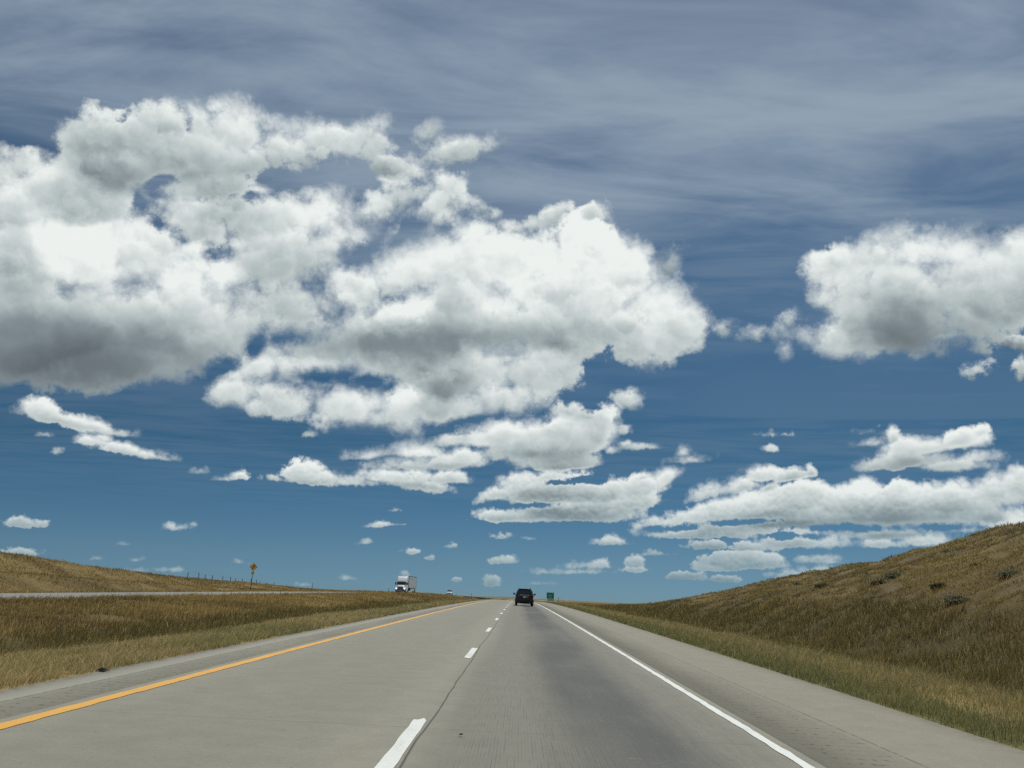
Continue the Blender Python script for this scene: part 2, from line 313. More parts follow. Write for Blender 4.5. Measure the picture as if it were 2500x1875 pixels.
def make_sky():
    w = bpy.data.worlds.new('World')
    scene.world = w
    w.use_nodes = True
    w.cycles.sampling_method = 'MANUAL'
    w.cycles.sample_map_resolution = 512
    t = w.node_tree
    t.nodes.clear()
    b = NB(t)
    out = b.n('ShaderNodeOutputWorld')
    d = b.v('NORMALIZE', b.n('ShaderNodeTexCoord').outputs['Generated'])
    dx, dy, dz = b.sep(d)
    az = b.m('MULTIPLY', b.m('ARCTAN2', dx, dy), 180 / math.pi)
    el = b.m('MULTIPLY', b.m('ARCSINE', dz), 180 / math.pi)

    # clear sky
    zc = b.m('MAXIMUM', b.m('MULTIPLY_ADD', dz, 0.96, 0.025), 0.012)
    sky = b.n('ShaderNodeTexSky', sky_type='NISHITA', sun_disc=False)
    sky.sun_elevation = SUN_EL
    sky.sun_rotation = SUN_AZ
    sky.altitude = 1500
    sky.air_density = 1.0
    sky.dust_density = 0.6
    sky.ozone_density = 1.6
    b.put(sky.inputs[0], b.v('NORMALIZE', b.comb(dx, dy, zc)))
    tint = b.ramp(b.m('DIVIDE', el, 40.0), SKY_TINT)
    skyc = b.mixc(1.0, sky.outputs[0], tint, 'MULTIPLY')

    # high thin cirrus veil, laid out on a flat layer overhead
    iz = b.m('DIVIDE', 1.0, b.m('MAXIMUM', dz, 0.05))
    pl = b.comb(b.m('MULTIPLY', dx, iz), b.m('MULTIPLY', dy, iz), 0.0)
    mp = b.n('ShaderNodeMapping')
    mp.inputs['Rotation'].default_value = (0, 0, math.radians(-28))
    mp.inputs['Scale'].default_value = (0.9, 2.3, 1)
    b.put(mp.inputs['Vector'], pl)
    c1 = b.noise(mp.outputs[0], 1.5, 9, 0.58, 0.45)
    c2 = b.noise(pl, 0.75, 2, 0.5)
    veil = b.m('MULTIPLY', b.step(b.m('ADD', c1, b.m('MULTIPLY', c2, 0.6)), 0.55, 1.02), b.m('MULTIPLY', b.step(el, 14.0, 30.0, 0.14, 0.95), b.step(el, 3.0, 9.0)))
    veil = b.m('ADD', veil, b.step(el, 18.0, 38.0, 0.0, 0.13))
    # the straight lower rim of a thin veil to the right
    rim = b.m('SUBTRACT', el, b.m('MULTIPLY_ADD', az, RIM[1], RIM[0]))
    rim = b.m('MULTIPLY', b.m('MULTIPLY', b.step(rim, -0.05, 0.25), b.step(rim, 0.3, 7.0, 1.0, 0.15)), b.step(az, 3.0, 16.0, 0.0, 0.13))
    veil = b.m('MAXIMUM', veil, rim)

    # cumulus: fractal warping of the direction, then the puffs
    up = b.step(el, 3.0, 18.0)
    hi = b.step(el, 5.0, 11.0)
    amp = b.mix(up, 0.16, 0.95)
    half = (0.5, 0.5, 0.5)
    nearw = b.v('SUBTRACT', b.noise(d, 11.0, 2, 0.5, out='Color'), half)
    farw = b.v('SUBTRACT', b.noise(d, 42.0, 2, 0.5, out='Color'), half)
    mixv = b.n('ShaderNodeMix', data_type='VECTOR')
    b.put(mixv.inputs[0], hi)
    b.put(mixv.inputs[4], farw)
    b.put(mixv.inputs[5], nearw)
    mixf = b.n('ShaderNodeMix', data_type='VECTOR')
    b.put(mixf.inputs[0], hi)
    b.put(mixf.inputs[4], b.noise(d, 210.0, 4, 0.62, out='Color'))
    b.put(mixf.inputs[5], b.noise(d, 95.0, 6, 0.62, out='Color'))
    wf = b.v('SUBTRACT', mixf.outputs[1], half)
    wsum = b.v('ADD', b.scale(mixv.outputs[1], b.m('MULTIPLY', amp, 1.5)), b.scale(wf, b.mix(up, 0.30, 0.80)))
    wx, wy, _ = b.sep(wsum)
    P = b.comb(b.m('ADD', az, wx), b.m('ADD', el, wy), 0.0)
    # billows: rounded cauliflower heads at three sizes, sampled here and a step towards the sun, which gives lit and shaded sides
    sunv = Vector((SUN_DIR.x, SUN_DIR.y * 0.3, SUN_DIR.z)).normalized()

    def heads(vec, f):
        h1, h2 = b.voronoi(vec, f), b.voronoi(vec, f * 2.7)
        return b.m('ADD', b.m('MULTIPLY', b.m('MULTIPLY', h1, h1), -0.62), b.m('MULTIPLY', b.m('MULTIPLY', h2, h2), -0.30))

    dn, df = b.v('ADD', d, b.scale(wf, 0.024)), b.v('ADD', d, b.scale(wf, 0.007))
    bn0, bf0 = heads(dn, 21.0), heads(df, 66.0)
    bn1, bf1 = heads(b.v('ADD', dn, tuple(0.0095 * x for x in sunv)), 21.0), heads(b.v('ADD', df, tuple(0.0032 * x for x in sunv)), 66.0)
    bill = b.mix(hi, bf0, bn0)
    fine = b.noise(d, 46.0, 6, 0.62)
    slope = b.m('SUBTRACT', bill, b.mix(hi, bf1, bn1))
    wide = b.noise(d, 8.0, 3, 0.5)
    relief = b.m('MULTIPLY', slope, b.mix(up, 0.42, 0.58))
    relief = b.m('ADD', relief, b.m('MULTIPLY', b.m('SUBTRACT', wide, 0.5), 0.50))
    relief = b.m('ADD', relief, b.m('MULTIPLY', b.m('SUBTRACT', fine, 0.5), 0.10))
    nn = b.m('ADD', b.m('MULTIPLY', b.m('ADD', bill, b.mix(up, 0.36, 0.50)), b.mix(up, 0.42, 1.7)), b.m('MULTIPLY', b.m('SUBTRACT', fine, 0.47), b.mix(up, 0.50, 1.45)))
    # some rims are crisp, others fray out
    isoft = b.m('DIVIDE', 1.0, b.m('MULTIPLY', b.mix(up, 0.20, 0.80), b.step(wide, 0.36, 0.64, 0.65, 2.3)))
    air = b.step(el, -0.5, 8.5, 0.48, 0.0)
    cover = b.step(el, -0.5, 6.0, 0.75, 0.98)
    base = b.step(el, 5.0, 14.0, 0.06, 0.07)

    clear = b.mixc(veil, skyc, tuple(10 * x for x in CIRRUS))

    def sky_light(colour):
        bg = b.n('ShaderNodeBackground')
        b.put(bg.inputs[0], colour)
        bg.inputs[1].default_value = 0.1
        return bg.outputs[0]

    def leaf(puffs, gaps, shades):
        """The clouds of one field of the sky, over the sky behind them."""
        if not puffs:
            return sky_light(clear)
        s, shade = b.m('MULTIPLY_ADD', el, 1e-6 * random.uniform(0.5, 1.5), -9.0), 0.5
        for k in range(0, len(puffs), 12):
            g = b.n('ShaderNodeGroup', node_tree=puff_group(puffs[k:k + 12]))
            for nm, v in (('P', P), ('S', s), ('Shade', shade)):
                b.put(g.inputs[nm], v)
            s, shade = g.outputs['S'], g.outputs['Shade']
        if gaps:
            g = b.n('ShaderNodeGroup', node_tree=gap_group(gaps))
            b.put(g.inputs['P'], P)
            b.put(g.inputs['S'], s)
            s = g.outputs['S']
        if shades:
            g = b.n('ShaderNodeGroup', node_tree=shade_group(shades))
            b.put(g.inputs['P'], P)
            b.put(g.inputs['Shade'], shade)
            shade = g.outputs['Shade']
        D = b.m('MULTIPLY', b.m('ADD', s, nn), isoft)
        alpha = b.step(D, 0.0, 1.0)
        thin = b.step(D, 0.2, 2.4, 0.20, 0.0)
        lit = b.step(shade, 0.05, 0.55, 0.25, 1.0)        # the bases are smooth, the sunlit tops lumpy
        L = b.m('ADD', b.m('ADD', b.m('MULTIPLY_ADD', relief, lit, shade), thin), base)
        cc = b.mixc(air, b.ramp(b.m('MULTIPLY', L, 0.95), CLOUD_RAMP), AIR)      # the farthest clouds take on the colour of the air before them
        alpha = b.m('MULTIPLY', alpha, cover)
        alpha = b.m('MULTIPLY_ADD', L, 1e-7, alpha)       # keeps depth and light in one evaluation (bounded memory)
        return sky_light(b.mixc(alpha, clear, b.scale(cc, 10.0)))

    def near(p, x0, x1, y0, y1):
        mg = 0.9 + 2.4 * min(1.0, max(0.0, (p[1] - 2) / 14))
        h = math.hypot(p[2], p[3]) if abs(p[4]) > 8 else None
        rx, ry = (min(h, max(p[2], p[3])), min(h, max(p[2], p[3]))) if h else (p[2], p[3])
        return x0 - rx - mg < p[0] < x1 + rx + mg and y0 - ry - mg < p[1] < y1 + ry + mg

    def field(puffs, gaps, shades, x0, x1, y0, y1, depth):
        """Splits the sky into fields, so that each direction only visits the puffs that can reach it."""
        if depth == 0 or len(puffs) < 9:
            return leaf(puffs, gaps, shades)
        best = None
        for ax, lo, hi_ in ((0, x0, x1), (1, y0, y1)):
            for f in (0.3, 0.4, 0.5, 0.6, 0.7):
                c = lo + (hi_ - lo) * f
                A = (x0, c, y0, y1) if ax == 0 else (x0, x1, y0, c)
                B = (c, x1, y0, y1) if ax == 0 else (x0, x1, c, y1)
                pa, pb = [p for p in puffs if near(p, *A)], [p for p in puffs if near(p, *B)]
                cost = len(pa) * f + len(pb) * (1 - f) + 0.2 * max(len(pa), len(pb))
                if best is None or cost < best[0]:
                    best = (cost, ax, c, A, B, pa, pb)
        _, ax, c, A, B, pa, pb = best
        sa = field(pa, [g for g in gaps if near(g, *A)], [h for h in shades if near(h, *A)], *A, depth - 1)
        sb = field(pb, [g for g in gaps if near(g, *B)], [h for h in shades if near(h, *B)], *B, depth - 1)
        mx = b.n('ShaderNodeMixShader')
        b.put(mx.inputs[0], b.m('GREATER_THAN', az if ax == 0 else el, c))
        t.links.new(sa, mx.inputs[1])
        t.links.new(sb, mx.inputs[2])
        return mx.outputs[0]

    frame = (-40.0, 40.0, -2.0, 42.0)
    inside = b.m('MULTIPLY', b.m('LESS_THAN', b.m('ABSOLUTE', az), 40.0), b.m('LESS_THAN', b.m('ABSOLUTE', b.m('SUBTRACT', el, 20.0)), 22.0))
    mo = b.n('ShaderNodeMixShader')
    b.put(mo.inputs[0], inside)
    # unseen sky beside and behind: scattered white clouds added to lift the fill light
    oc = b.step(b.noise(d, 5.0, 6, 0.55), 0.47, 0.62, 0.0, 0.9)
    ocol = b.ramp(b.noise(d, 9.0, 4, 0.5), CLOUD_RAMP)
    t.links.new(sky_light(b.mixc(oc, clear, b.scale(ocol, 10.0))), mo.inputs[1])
    t.links.new(field(list(CLOUD_PUFFS), list(CLOUD_GAPS), list(CLOUD_SHADES), *frame, 4), mo.inputs[2])
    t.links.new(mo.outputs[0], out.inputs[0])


SKY_TINT = [(0.0, (0.186, 0.312, 0.470)), (0.05, (0.190, 0.305, 0.410)), (0.125, (0.156, 0.280, 0.362)), (0.225, (0.132, 0.262, 0.318)),
            (0.375, (0.176, 0.314, 0.366)), (0.55, (0.292, 0.416, 0.440)), (0.75, (0.502, 0.531, 0.522)), (0.925, (0.631, 0.629, 0.58))]
CLOUD_RAMP = [(0.0, s2l(99, 108, 114)), (0.28, s2l(130, 142, 146)), (0.5, s2l(172, 184, 185)), (0.75, s2l(207, 215, 214)), (1.0, s2l(238, 243, 240))]
AIR = s2l(100, 138, 152)
CIRRUS = s2l(144, 161, 177)
RIM = (12.064, -0.0522)            # elevation and slope of the veil rim, degrees
make_sky()


def make_sun():
    ld = bpy.data.lights.new('sun', 'SUN')
    ld.energy = 3.0
    ld.angle = math.radians(0.53)
    ld.color = (1.0, 0.96, 0.89)
    o = bpy.data.objects.new('sun', ld)
    COL.objects.link(o)
    o.rotation_euler = SUN_DIR.to_track_quat('Z', 'Y').to_euler()


make_sun()


# ------------------------------------------------------------------ object helpers
def tag(o, label=None, cat=None, group=None, kind=None):
    for k, v in (('label', label), ('category', cat), ('group', group), ('kind', kind)):
        if v:
            o[k] = v
    return o


def mesh_obj(name, verts, faces, mat=None, parent=None, smooth=False):
    me = bpy.data.meshes.new(name)
    me.from_pydata([tuple(v) for v in verts], [], [tuple(f) for f in faces])
    me.update()
    o = bpy.data.objects.new(name, me)
    COL.objects.link(o)
    for m in (mat if isinstance(mat, (list, tuple)) else [mat]):
        if m:
            me.materials.append(m)
    if parent:
        o.parent = parent
    if smooth:
        me.polygons.foreach_set('use_smooth', [True] * len(me.polygons))
    return o


def fast_mesh(name, co, loops, counts, mat, smooth=False):
    """Mesh from numpy arrays (co: n x 3, loops: vertex indices, counts: loops per face)."""
    me = bpy.data.meshes.new(name)
    me.vertices.add(len(co))
    me.vertices.foreach_set('co', np.ascontiguousarray(co, dtype=np.float32).ravel())
    me.loops.add(len(loops))
    me.loops.foreach_set('vertex_index', np.ascontiguousarray(loops, dtype=np.int32))
    me.polygons.add(len(counts))
    st = np.zeros(len(counts), dtype=np.int32)
    st[1:] = np.cumsum(counts)[:-1]
    me.polygons.foreach_set('loop_start', st)
    if smooth:
        me.polygons.foreach_set('use_smooth', np.ones(len(counts), dtype=bool))
    me.update(calc_edges=True)
    me.validate()
    o = bpy.data.objects.new(name, me)
    COL.objects.link(o)
    if mat:
        me.materials.append(mat)
    return o


def grid_obj(name, X, Y, Z, mat, smooth=True):
    """X, Y, Z: 2-D arrays (rows along y)."""
    ny, nx = X.shape
    idx = np.arange(nx * ny).reshape(ny, nx)
    q = np.stack([idx[:-1, :-1], idx[:-1, 1:], idx[1:, 1:], idx[1:, :-1]], -1).reshape(-1, 4)
    return fast_mesh(name, np.stack([X, Y, Z], -1).reshape(-1, 3), q.ravel(), np.full(len(q), 4), mat, smooth)


def vnoise(x, y, seed=0):
    """Smooth value noise in 0..1."""
    xi, yi = np.floor(x).astype(np.int64), np.floor(y).astype(np.int64)
    fx, fy = x - xi, y - yi
    fx, fy = fx * fx * (3 - 2 * fx), fy * fy * (3 - 2 * fy)

    def h(a, b):
        n = (a * 374761393 + b * 668265263 + seed * 974711) & 0x7fffffff
        n = ((n ^ (n >> 13)) * 1274126177) & 0x7fffffff
        return ((n ^ (n >> 16)) & 0xffff) / 65535.0
    return (h(xi, yi) * (1 - fx) + h(xi + 1, yi) * fx) * (1 - fy) + (h(xi, yi + 1) * (1 - fx) + h(xi + 1, yi + 1) * fx) * fy


def fbm(x, y, seed=0, oct_=4):
    a, s, t = 0.0, 0.5, 0.0
    for k in range(oct_):
        a = a + s * vnoise(x * 2 ** k, y * 2 ** k, seed + k)
        t += s
        s *= 0.5
    return a / t


def sstep(x, a, b):
    t = np.clip((x - a) / (b - a), 0, 1)
    return t * t * (3 - 2 * t)


# ------------------------------------------------------------------ lie of the land (metres; the road runs along +Y)
ROAD_L, ROAD_R = -5.94, 5.42          # pavement edges
OPP_W = (-6.0, 5.6)                   # pavement edges of the opposite carriageway about its middle line


def opp_mid(y):
    y = np.asarray(y, float)
    return -32.4 + 14.0 * sstep(y, 70, 400)


def prof(y):
    y = np.asarray(y, float)
    yc = np.clip(y, 0, 250)
    return -2.8e-5 * yc ** 2 - 0.0125 * np.clip(y - 250, 0, None)


def prof_left(y):
    y = np.asarray(y, float)
    yc = np.clip(y - 120, 0, 180)
    return -4.5e-5 * yc ** 2 - 0.0135 * np.clip(y - 300, 0, None)


def road_z(x, y):
    return prof(y) - 0.018 * np.asarray(x, float)


def opp_z(x, y):
    return prof_left(y) + 0.06 + 0.006 * (np.asarray(x, float) - opp_mid(y))


def smooth_table(ys, zs):
    g = np.arange(-200, 700, 1.0)
    z = np.interp(g, ys, zs)
    k = np.hanning(25)
    return g, np.convolve(np.pad(z, 12, mode='edge'), k / k.sum(), mode='valid')


HILL_R = smooth_table([-60, 0, 48, 81, 100, 118, 135, 152, 170, 400], [11.2, 9.4, 6.2, 3.9, 2.35, 0.95, -0.25, -1.0, -1.3, -6])
HILL_L = smooth_table([-60, 0, 60, 109, 129, 163, 190, 227, 251, 290, 500], [7.2, 6.6, 5.5, 3.9, 2.85, 1.6, 1.1, 0.0, -0.9, -2.2, -6])
TRACK_X = -52.0


def track_z(y):
    return np.maximum(np.interp(y, [-60, 86, 115, 150, 190], [3.6, 1.5, 0.75, 0.15, -0.4]), prof_left(y) - 0.35)


def ground_z(x, y):
    x = np.asarray(x, float)
    y = np.asarray(y, float)
    p, pl = prof(y), prof_left(y)
    n1 = fbm(x * 0.35 + 9, y * 0.35, 3, 3) - 0.5
    n2 = fbm(x * 0.09 + 5, y * 0.09, 11, 3) - 0.5
    # right of the road: shoulder slope, ditch, cut bank
    hr = np.interp(y, *HILL_R)
    foot = p - 0.36
    top = np.maximum(hr, p - 0.55)
    u = np.clip((x - 10.2) / 20.5, 0, 1)
    bank = np.where(u < 0.8, u * 1.06, 0.848 + (0.152) * (1 - (1 - (u - 0.8) / 0.2) ** 2)) * sstep(u, -0.02, 0.22) ** 0.6
    zr = np.interp(x, [ROAD_R, 8.4, 10.2], [0.0, 1.0, 2.0])
    zr = np.where(zr < 1, (p - 0.018 * ROAD_R) + (-0.16) * zr, (p - 0.018 * ROAD_R - 0.16) + (foot - (p - 0.018 * ROAD_R - 0.16)) * (zr - 1))
    zr = np.where(x > 10.2, foot + (top - foot) * bank - 0.015 * np.clip(x - 31, 0, 400), zr)
    rough = sstep(x, 9, 16) * sstep(170 - y, 0, 60)
    n3 = fbm(x * 0.85 + 2, y * 0.85, 17, 2) - 0.5
    zr = zr + rough * (n1 * 0.60 + n2 * 0.9 + n3 * 0.30) * (0.35 + 0.65 * np.clip((top - foot) / 4, 0, 1))
    # left: fore slope, ditch, back slope, opposite road, berm with a gravel track
    om = opp_mid(y)
    e0, e1 = om + OPP_W[1], om + OPP_W[0]
    pm = p + (pl - p) * sstep(-x, 8, 22)
    t = np.interp(x, [-17.5, -14.2, -12.6, -11.2, -9.0, ROAD_L], [-0.20, -0.50, -0.50, -0.34, -0.10, 0.107])
    t2 = np.interp((x - e0) / np.maximum(-17.5 - e0, 1), [0, 0.35, 1.0], [0.0, 0.02, -0.26])
    zl = pm + np.where(x > -17.5, t, t2 + 0.06)
    zl = zl + sstep(-x, 7, 11) * (n1 * 0.30 + n2 * 0.35) * sstep(x - e0, 0.5, 4)
    tz = track_z(y)
    ht = np.maximum(np.interp(y, *HILL_L), pl - 0.25)
    tx = TRACK_X + (om + 32.4)
    hx = -66.0 + (om + 32.4)
    zb = np.where(x > e1 - 4.5, pl - 0.35 * sstep(e1 - x, 0.3, 4.5) + 0.02,
         np.where(x > tx + 1.7, pl - 0.33 + (tz - pl + 0.33) * sstep(e1 - 4.5 - x, 0, np.maximum(e1 - 4.5 - tx - 1.7, 0.5)),
         np.where(x > tx - 1.7, tz, tz + (ht - tz) * sstep(tx - 1.7 - x, 0, 12.0))))
    zb = np.where(x < hx, ht - 0.008 * (hx - x), zb)
    zb = zb + sstep(e1 - x, 1, 5) * (n1 * 0.25 + n2 * 0.55) * np.where(np.abs(x - tx) < 2.2, 0.1, 1.0)
    # pavement beds
    zl = np.where((x < e0) & (x > e1), opp_z(x, y) - 0.06, zl)
    zl = np.where(x <= e1, zb, zl)
    zo = np.where(x > 0, zr, zl)
    zo = np.where((x > ROAD_L) & (x < ROAD_R), road_z(x, y) - 0.06, zo)
    # the far plain
    d = np.hypot(x, y)
    far = -0.0094 * d - 0.025 * np.clip(x, 0, 0.3 * np.abs(y)) + 0.0012 * np.clip(-x, 0, 0.5 * np.abs(y))
    amp = np.clip(d - 350, 0, 6000) * 0.0030
    far = far + amp * ((fbm(x / 420 + 3, y / 420, 21, 4) - 0.5) * 1.2) - 0.5
    k = sstep(d, 260, 620)
    return zo * (1 - k) + far * k


# ------------------------------------------------------------------ materials of the ground
def new_mat(name):
    m = bpy.data.materials.new(name)
    m.use_nodes = True
    b = NB(m.node_tree)
    bs = m.node_tree.nodes['Principled BSDF']
    return m, b, bs


def pos(b):
    return b.n('ShaderNodeNewGeometry').outputs['Position']


def simple(name, colour, rough=0.5, metal=0.0, spec=0.5, coat=0.0, vary=0.0):
    m, b, bs = new_mat(name)
    bs.inputs['Base Color'].default_value = col4(colour)
    bs.inputs['Roughness'].default_value = rough
    bs.inputs['Metallic'].default_value = metal
    bs.inputs['Specular IOR Level'].default_value = spec
    bs.inputs['Coat Weight'].default_value = coat
    if vary:
        tc = b.n('ShaderNodeTexCoord').outputs['Object']
        f = b.noise(tc, 3.0, 5, 0.6)
        b.put(bs.inputs['Base Color'], b.mixc(b.step(f, 0.35, 0.7, 0, vary), colour, tuple(c * 0.45 for c in colour)))
    return m


def bump(b, bs, h, strength=0.3, dist=0.02):
    bp = b.n('ShaderNodeBump')
    bp.inputs['Strength'].default_value = strength
    bp.inputs['Distance'].default_value = dist
    b.put(bp.inputs['Height'], h)
    b.put(bs.inputs['Normal'], bp.outputs[0])


def band(b, x, a, c, soft=0.05):
    return b.m('MULTIPLY', b.step(x, a - soft, a + soft), b.step(x, c - soft, c + soft, 1.0, 0.0))


def concrete(name, lane):
    """Worn highway concrete. lane: 'lane', 'right', 'left' or 'opposite' decides the wear that lies on it."""
    m, b, bs = new_mat(name)
    p = pos(b)
    x, y, z = b.sep(p)
    fine = b.noise(p, 55.0, 4, 0.7)
    mid = b.noise(p, 2.3, 5, 0.6)
    lngv = b.comb(b.m('MULTIPLY', x, 1.6), b.m('MULTIPLY', y, 0.05), 0.0)
    lng = b.noise(lngv, 1.0, 4, 0.55)
    base = {'lane': (0.288, 0.274, 0.216), 'right': (0.268, 0.249, 0.190), 'left': (0.276, 0.262, 0.206), 'opposite': (0.27, 0.265, 0.235)}[lane]
    c = b.mixc(b.step(mid, 0.3, 0.72), tuple(v * 0.93 for v in base), tuple(v * 1.06 for v in base))
    c = b.mixc(b.step(fine, 0.25, 0.8, 0.0, 0.55), c, tuple(v * 0.62 for v in base))
    h = fine
    if lane == 'lane':
        # rubber and oil worn into the wheel paths and the middle of the right lane
        wob = b.m('ADD', x, b.m('MULTIPLY', b.m('SUBTRACT', lng, 0.5), 0.9))
        patch = b.step(b.noise(b.comb(b.m('MULTIPLY', x, 0.25), b.m('MULTIPLY', y, 0.09), 3.0), 1.0, 4, 0.6), 0.30, 0.66, 0.45, 1.0)
        dark = b.m('MULTIPLY', band(b, wob, 0.45, 1.75, 0.45), patch)
        dark2 = b.m('MULTIPLY', band(b, wob, -0.75, 2.55, 0.35), 0.34)
        dark3 = b.m('MULTIPLY', band(b, wob, -4.2, -1.6, 0.5), b.m('MULTIPLY', patch, 0.16))
        dk = b.m('MINIMUM', b.m('ADD', b.m('ADD', b.m('MULTIPLY', dark, 0.72), dark2), dark3), 0.90)
        c = b.mixc(dk, c, (0.066, 0.069, 0.066))
        # tining grooves along the lane
        gx = b.m('ADD', b.m('MULTIPLY', x, 1 / 0.032), b.m('MULTIPLY', b.m('SUBTRACT', lng, 0.5), 1.2))
        wave = b.m('ABSOLUTE', b.m('SUBTRACT', b.m('FRACT', gx), 0.5))
        br = b.noise(b.comb(b.m('MULTIPLY', x, 31.0), b.m('MULTIPLY', y, 0.9), 1.0), 1.0, 3, 0.7)
        groove = b.m('MULTIPLY', b.step(wave, 0.32, 0.46), b.step(br, 0.42, 0.64))
        groove = b.m('MULTIPLY', groove, band(b, x, -0.55, 2.45, 0.3))
        c = b.mixc(b.m('MULTIPLY', groove, 0.50), c, (0.05, 0.05, 0.047))
        h = b.m('SUBTRACT', b.m('MULTIPLY', fine, 0.4), groove)
        # the open joint and crack beside the lane stripes
        jn = b.noise(b.comb(0.0, b.m('MULTIPLY', y, 0.16), 7.0), 1.0, 3, 0.55)
        jx = b.m('ADD', x, b.m('MULTIPLY', b.m('SUBTRACT', jn, 0.5), 0.22))
        joint = b.m('MULTIPLY', band(b, jx, -0.912, -0.892, 0.009), b.step(b.noise(p, 1.2, 3), 0.30, 0.42, 0.35, 1.0))
        c = b.mixc(b.m('MULTIPLY', joint, 0.85), c, (0.03, 0.03, 0.028))
        # hairline cracks across the slab
        yj = b.m('ADD', b.m('MULTIPLY', y, 1 / 6.1), b.m('MULTIPLY', b.m('SUBTRACT', mid, 0.5), 0.02))
        cj = b.m('ABSOLUTE', b.m('SUBTRACT', b.m('FRACT', yj), 0.5))
        c = b.mixc(b.step(cj, 0.0009, 0.0024, 0.50, 0.0), c, (0.10, 0.10, 0.095))
    elif lane in ('right', 'left'):
        # milled rumble marks, dirt and fine pitting
        lo, hi = (2.95, 3.72) if lane == 'right' else (-5.36, -4.82)
        zone = band(b, x, lo, hi, 0.10)
        rows = b.m('ABSOLUTE', b.m('SUBTRACT', b.m('FRACT', b.m('MULTIPLY', y, 1 / 0.24)), 0.5))
        sp = b.noise(b.comb(b.m('MULTIPLY', x, 16.0), b.m('MULTIPLY', y, 9.0), 2.0), 1.0, 3, 0.7)
        mk = b.m('MULTIPLY', b.m('MULTIPLY', b.step(rows, 0.30, 0.44), b.step(sp, 0.50, 0.62)), zone)
        far = b.step(b.noise(b.comb(0.0, b.m('MULTIPLY', y, 0.12), 5.0), 1.0, 3), 0.38, 0.58, 0.35, 1.0)
        c = b.mixc(b.m('MULTIPLY', zone, b.m('MULTIPLY', far, 0.32 if lane == 'right' else 0.42)), c, tuple(v * 0.45 for v in base))
        c = b.mixc(b.m('MULTIPLY', mk, 0.8), c, (0.05, 0.048, 0.042))
        ln = 3.80 if lane == 'right' else -5.44
        dotted = b.m('MULTIPLY', band(b, x, ln - 0.015, ln + 0.015, 0.01), b.step(sp, 0.40, 0.5))
        c = b.mixc(b.m('MULTIPLY', dotted, 0.7), c, (0.06, 0.058, 0.05))
        if lane == 'left':
            c = b.mixc(band(b, x, -6.2, -5.46, 0.02), c, b.mixc(mid, (0.30, 0.285, 0.235), (0.35, 0.33, 0.27)))
            edge = b.step(x, -5.93, -5.70, 0.6, 0.0)
        else:
            edge = b.step(x, 5.12, 5.42, 0.0, 0.5)
        c = b.mixc(b.m('MULTIPLY', edge, b.step(b.noise(p, 6.0, 4, 0.65), 0.42, 0.6)), c, (0.16, 0.13, 0.085))
        stain = b.step(b.noise(b.comb(b.m('MULTIPLY', x, 1.4), b.m('MULTIPLY', y, 0.35), 9.0), 1.0, 5, 0.62), 0.58, 0.78, 0.0, 0.35)
        c = b.mixc(stain, c, (0.15, 0.14, 0.12))
    else:
        st = b.step(lng, 0.45, 0.62, 0.0, 0.45)
        c = b.mixc(st, c, (0.15, 0.155, 0.15))
    # coarse aggregate, pits and popouts in the worn surface
    agg = b.noise(p, 17.0, 3, 0.75)
    c = b.mixc(b.step(agg, 0.56, 0.74, 0.0, 0.42), c, tuple(v * 0.45 for v in base))
    c = b.mixc(b.step(agg, 0.42, 0.26, 0.0, 0.30), c, tuple(v * 1.30 for v in base))
    pv = b.voronoi(p, 5.5, feature='F1')
    pit = b.m('MULTIPLY', b.step(pv, 0.05, 0.085, 1.0, 0.0), b.step(b.noise(p, 1.1, 3), 0.46, 0.60))
    c = b.mixc(b.m('MULTIPLY', pit, 0.65), c, (0.05, 0.048, 0.043))
    # pebbles, rubber crumbs and tar spots
    vd = b.voronoi(p, 1.9, feature='F1')
    spot = b.m('MULTIPLY', b.step(vd, 0.018, 0.034, 1.0, 0.0), b.step(b.noise(p, 0.7, 2), 0.45, 0.6))
    c = b.mixc(b.m('MULTIPLY', spot, 0.8), c, (0.035, 0.032, 0.03))
    b.put(bs.inputs['Base Color'], c)
    bs.inputs['Roughness'].default_value = 0.82
    bs.inputs['Specular IOR Level'].default_value = 0.35
    bump(b, bs, h, 0.35, 0.004)
    return m


def paint(name, colour, worn):
    m, b, bs = new_mat(name)
    p = pos(b)
    x, y, z = b.sep(p)
    f = b.noise(p, 26.0, 5, 0.72)
    g = b.noise(b.comb(b.m('MULTIPLY', x, 3.0), b.m('MULTIPLY', y, 0.6), 0.0), 1.0, 4, 0.6)
    c = b.mixc(b.step(f, 0.3, 0.75), tuple(v * 0.82 for v in colour), colour)
    w = b.step(b.m('ADD', b.m('MULTIPLY', f, 0.60), b.m('MULTIPLY', g, 0.5)), 0.575, 0.68, 0.0, worn)
    c = b.mixc(w, c, (0.20, 0.19, 0.17))
    b.put(bs.inputs['Base Color'], c)
    bs.inputs['Roughness'].default_value = 0.6
    return m


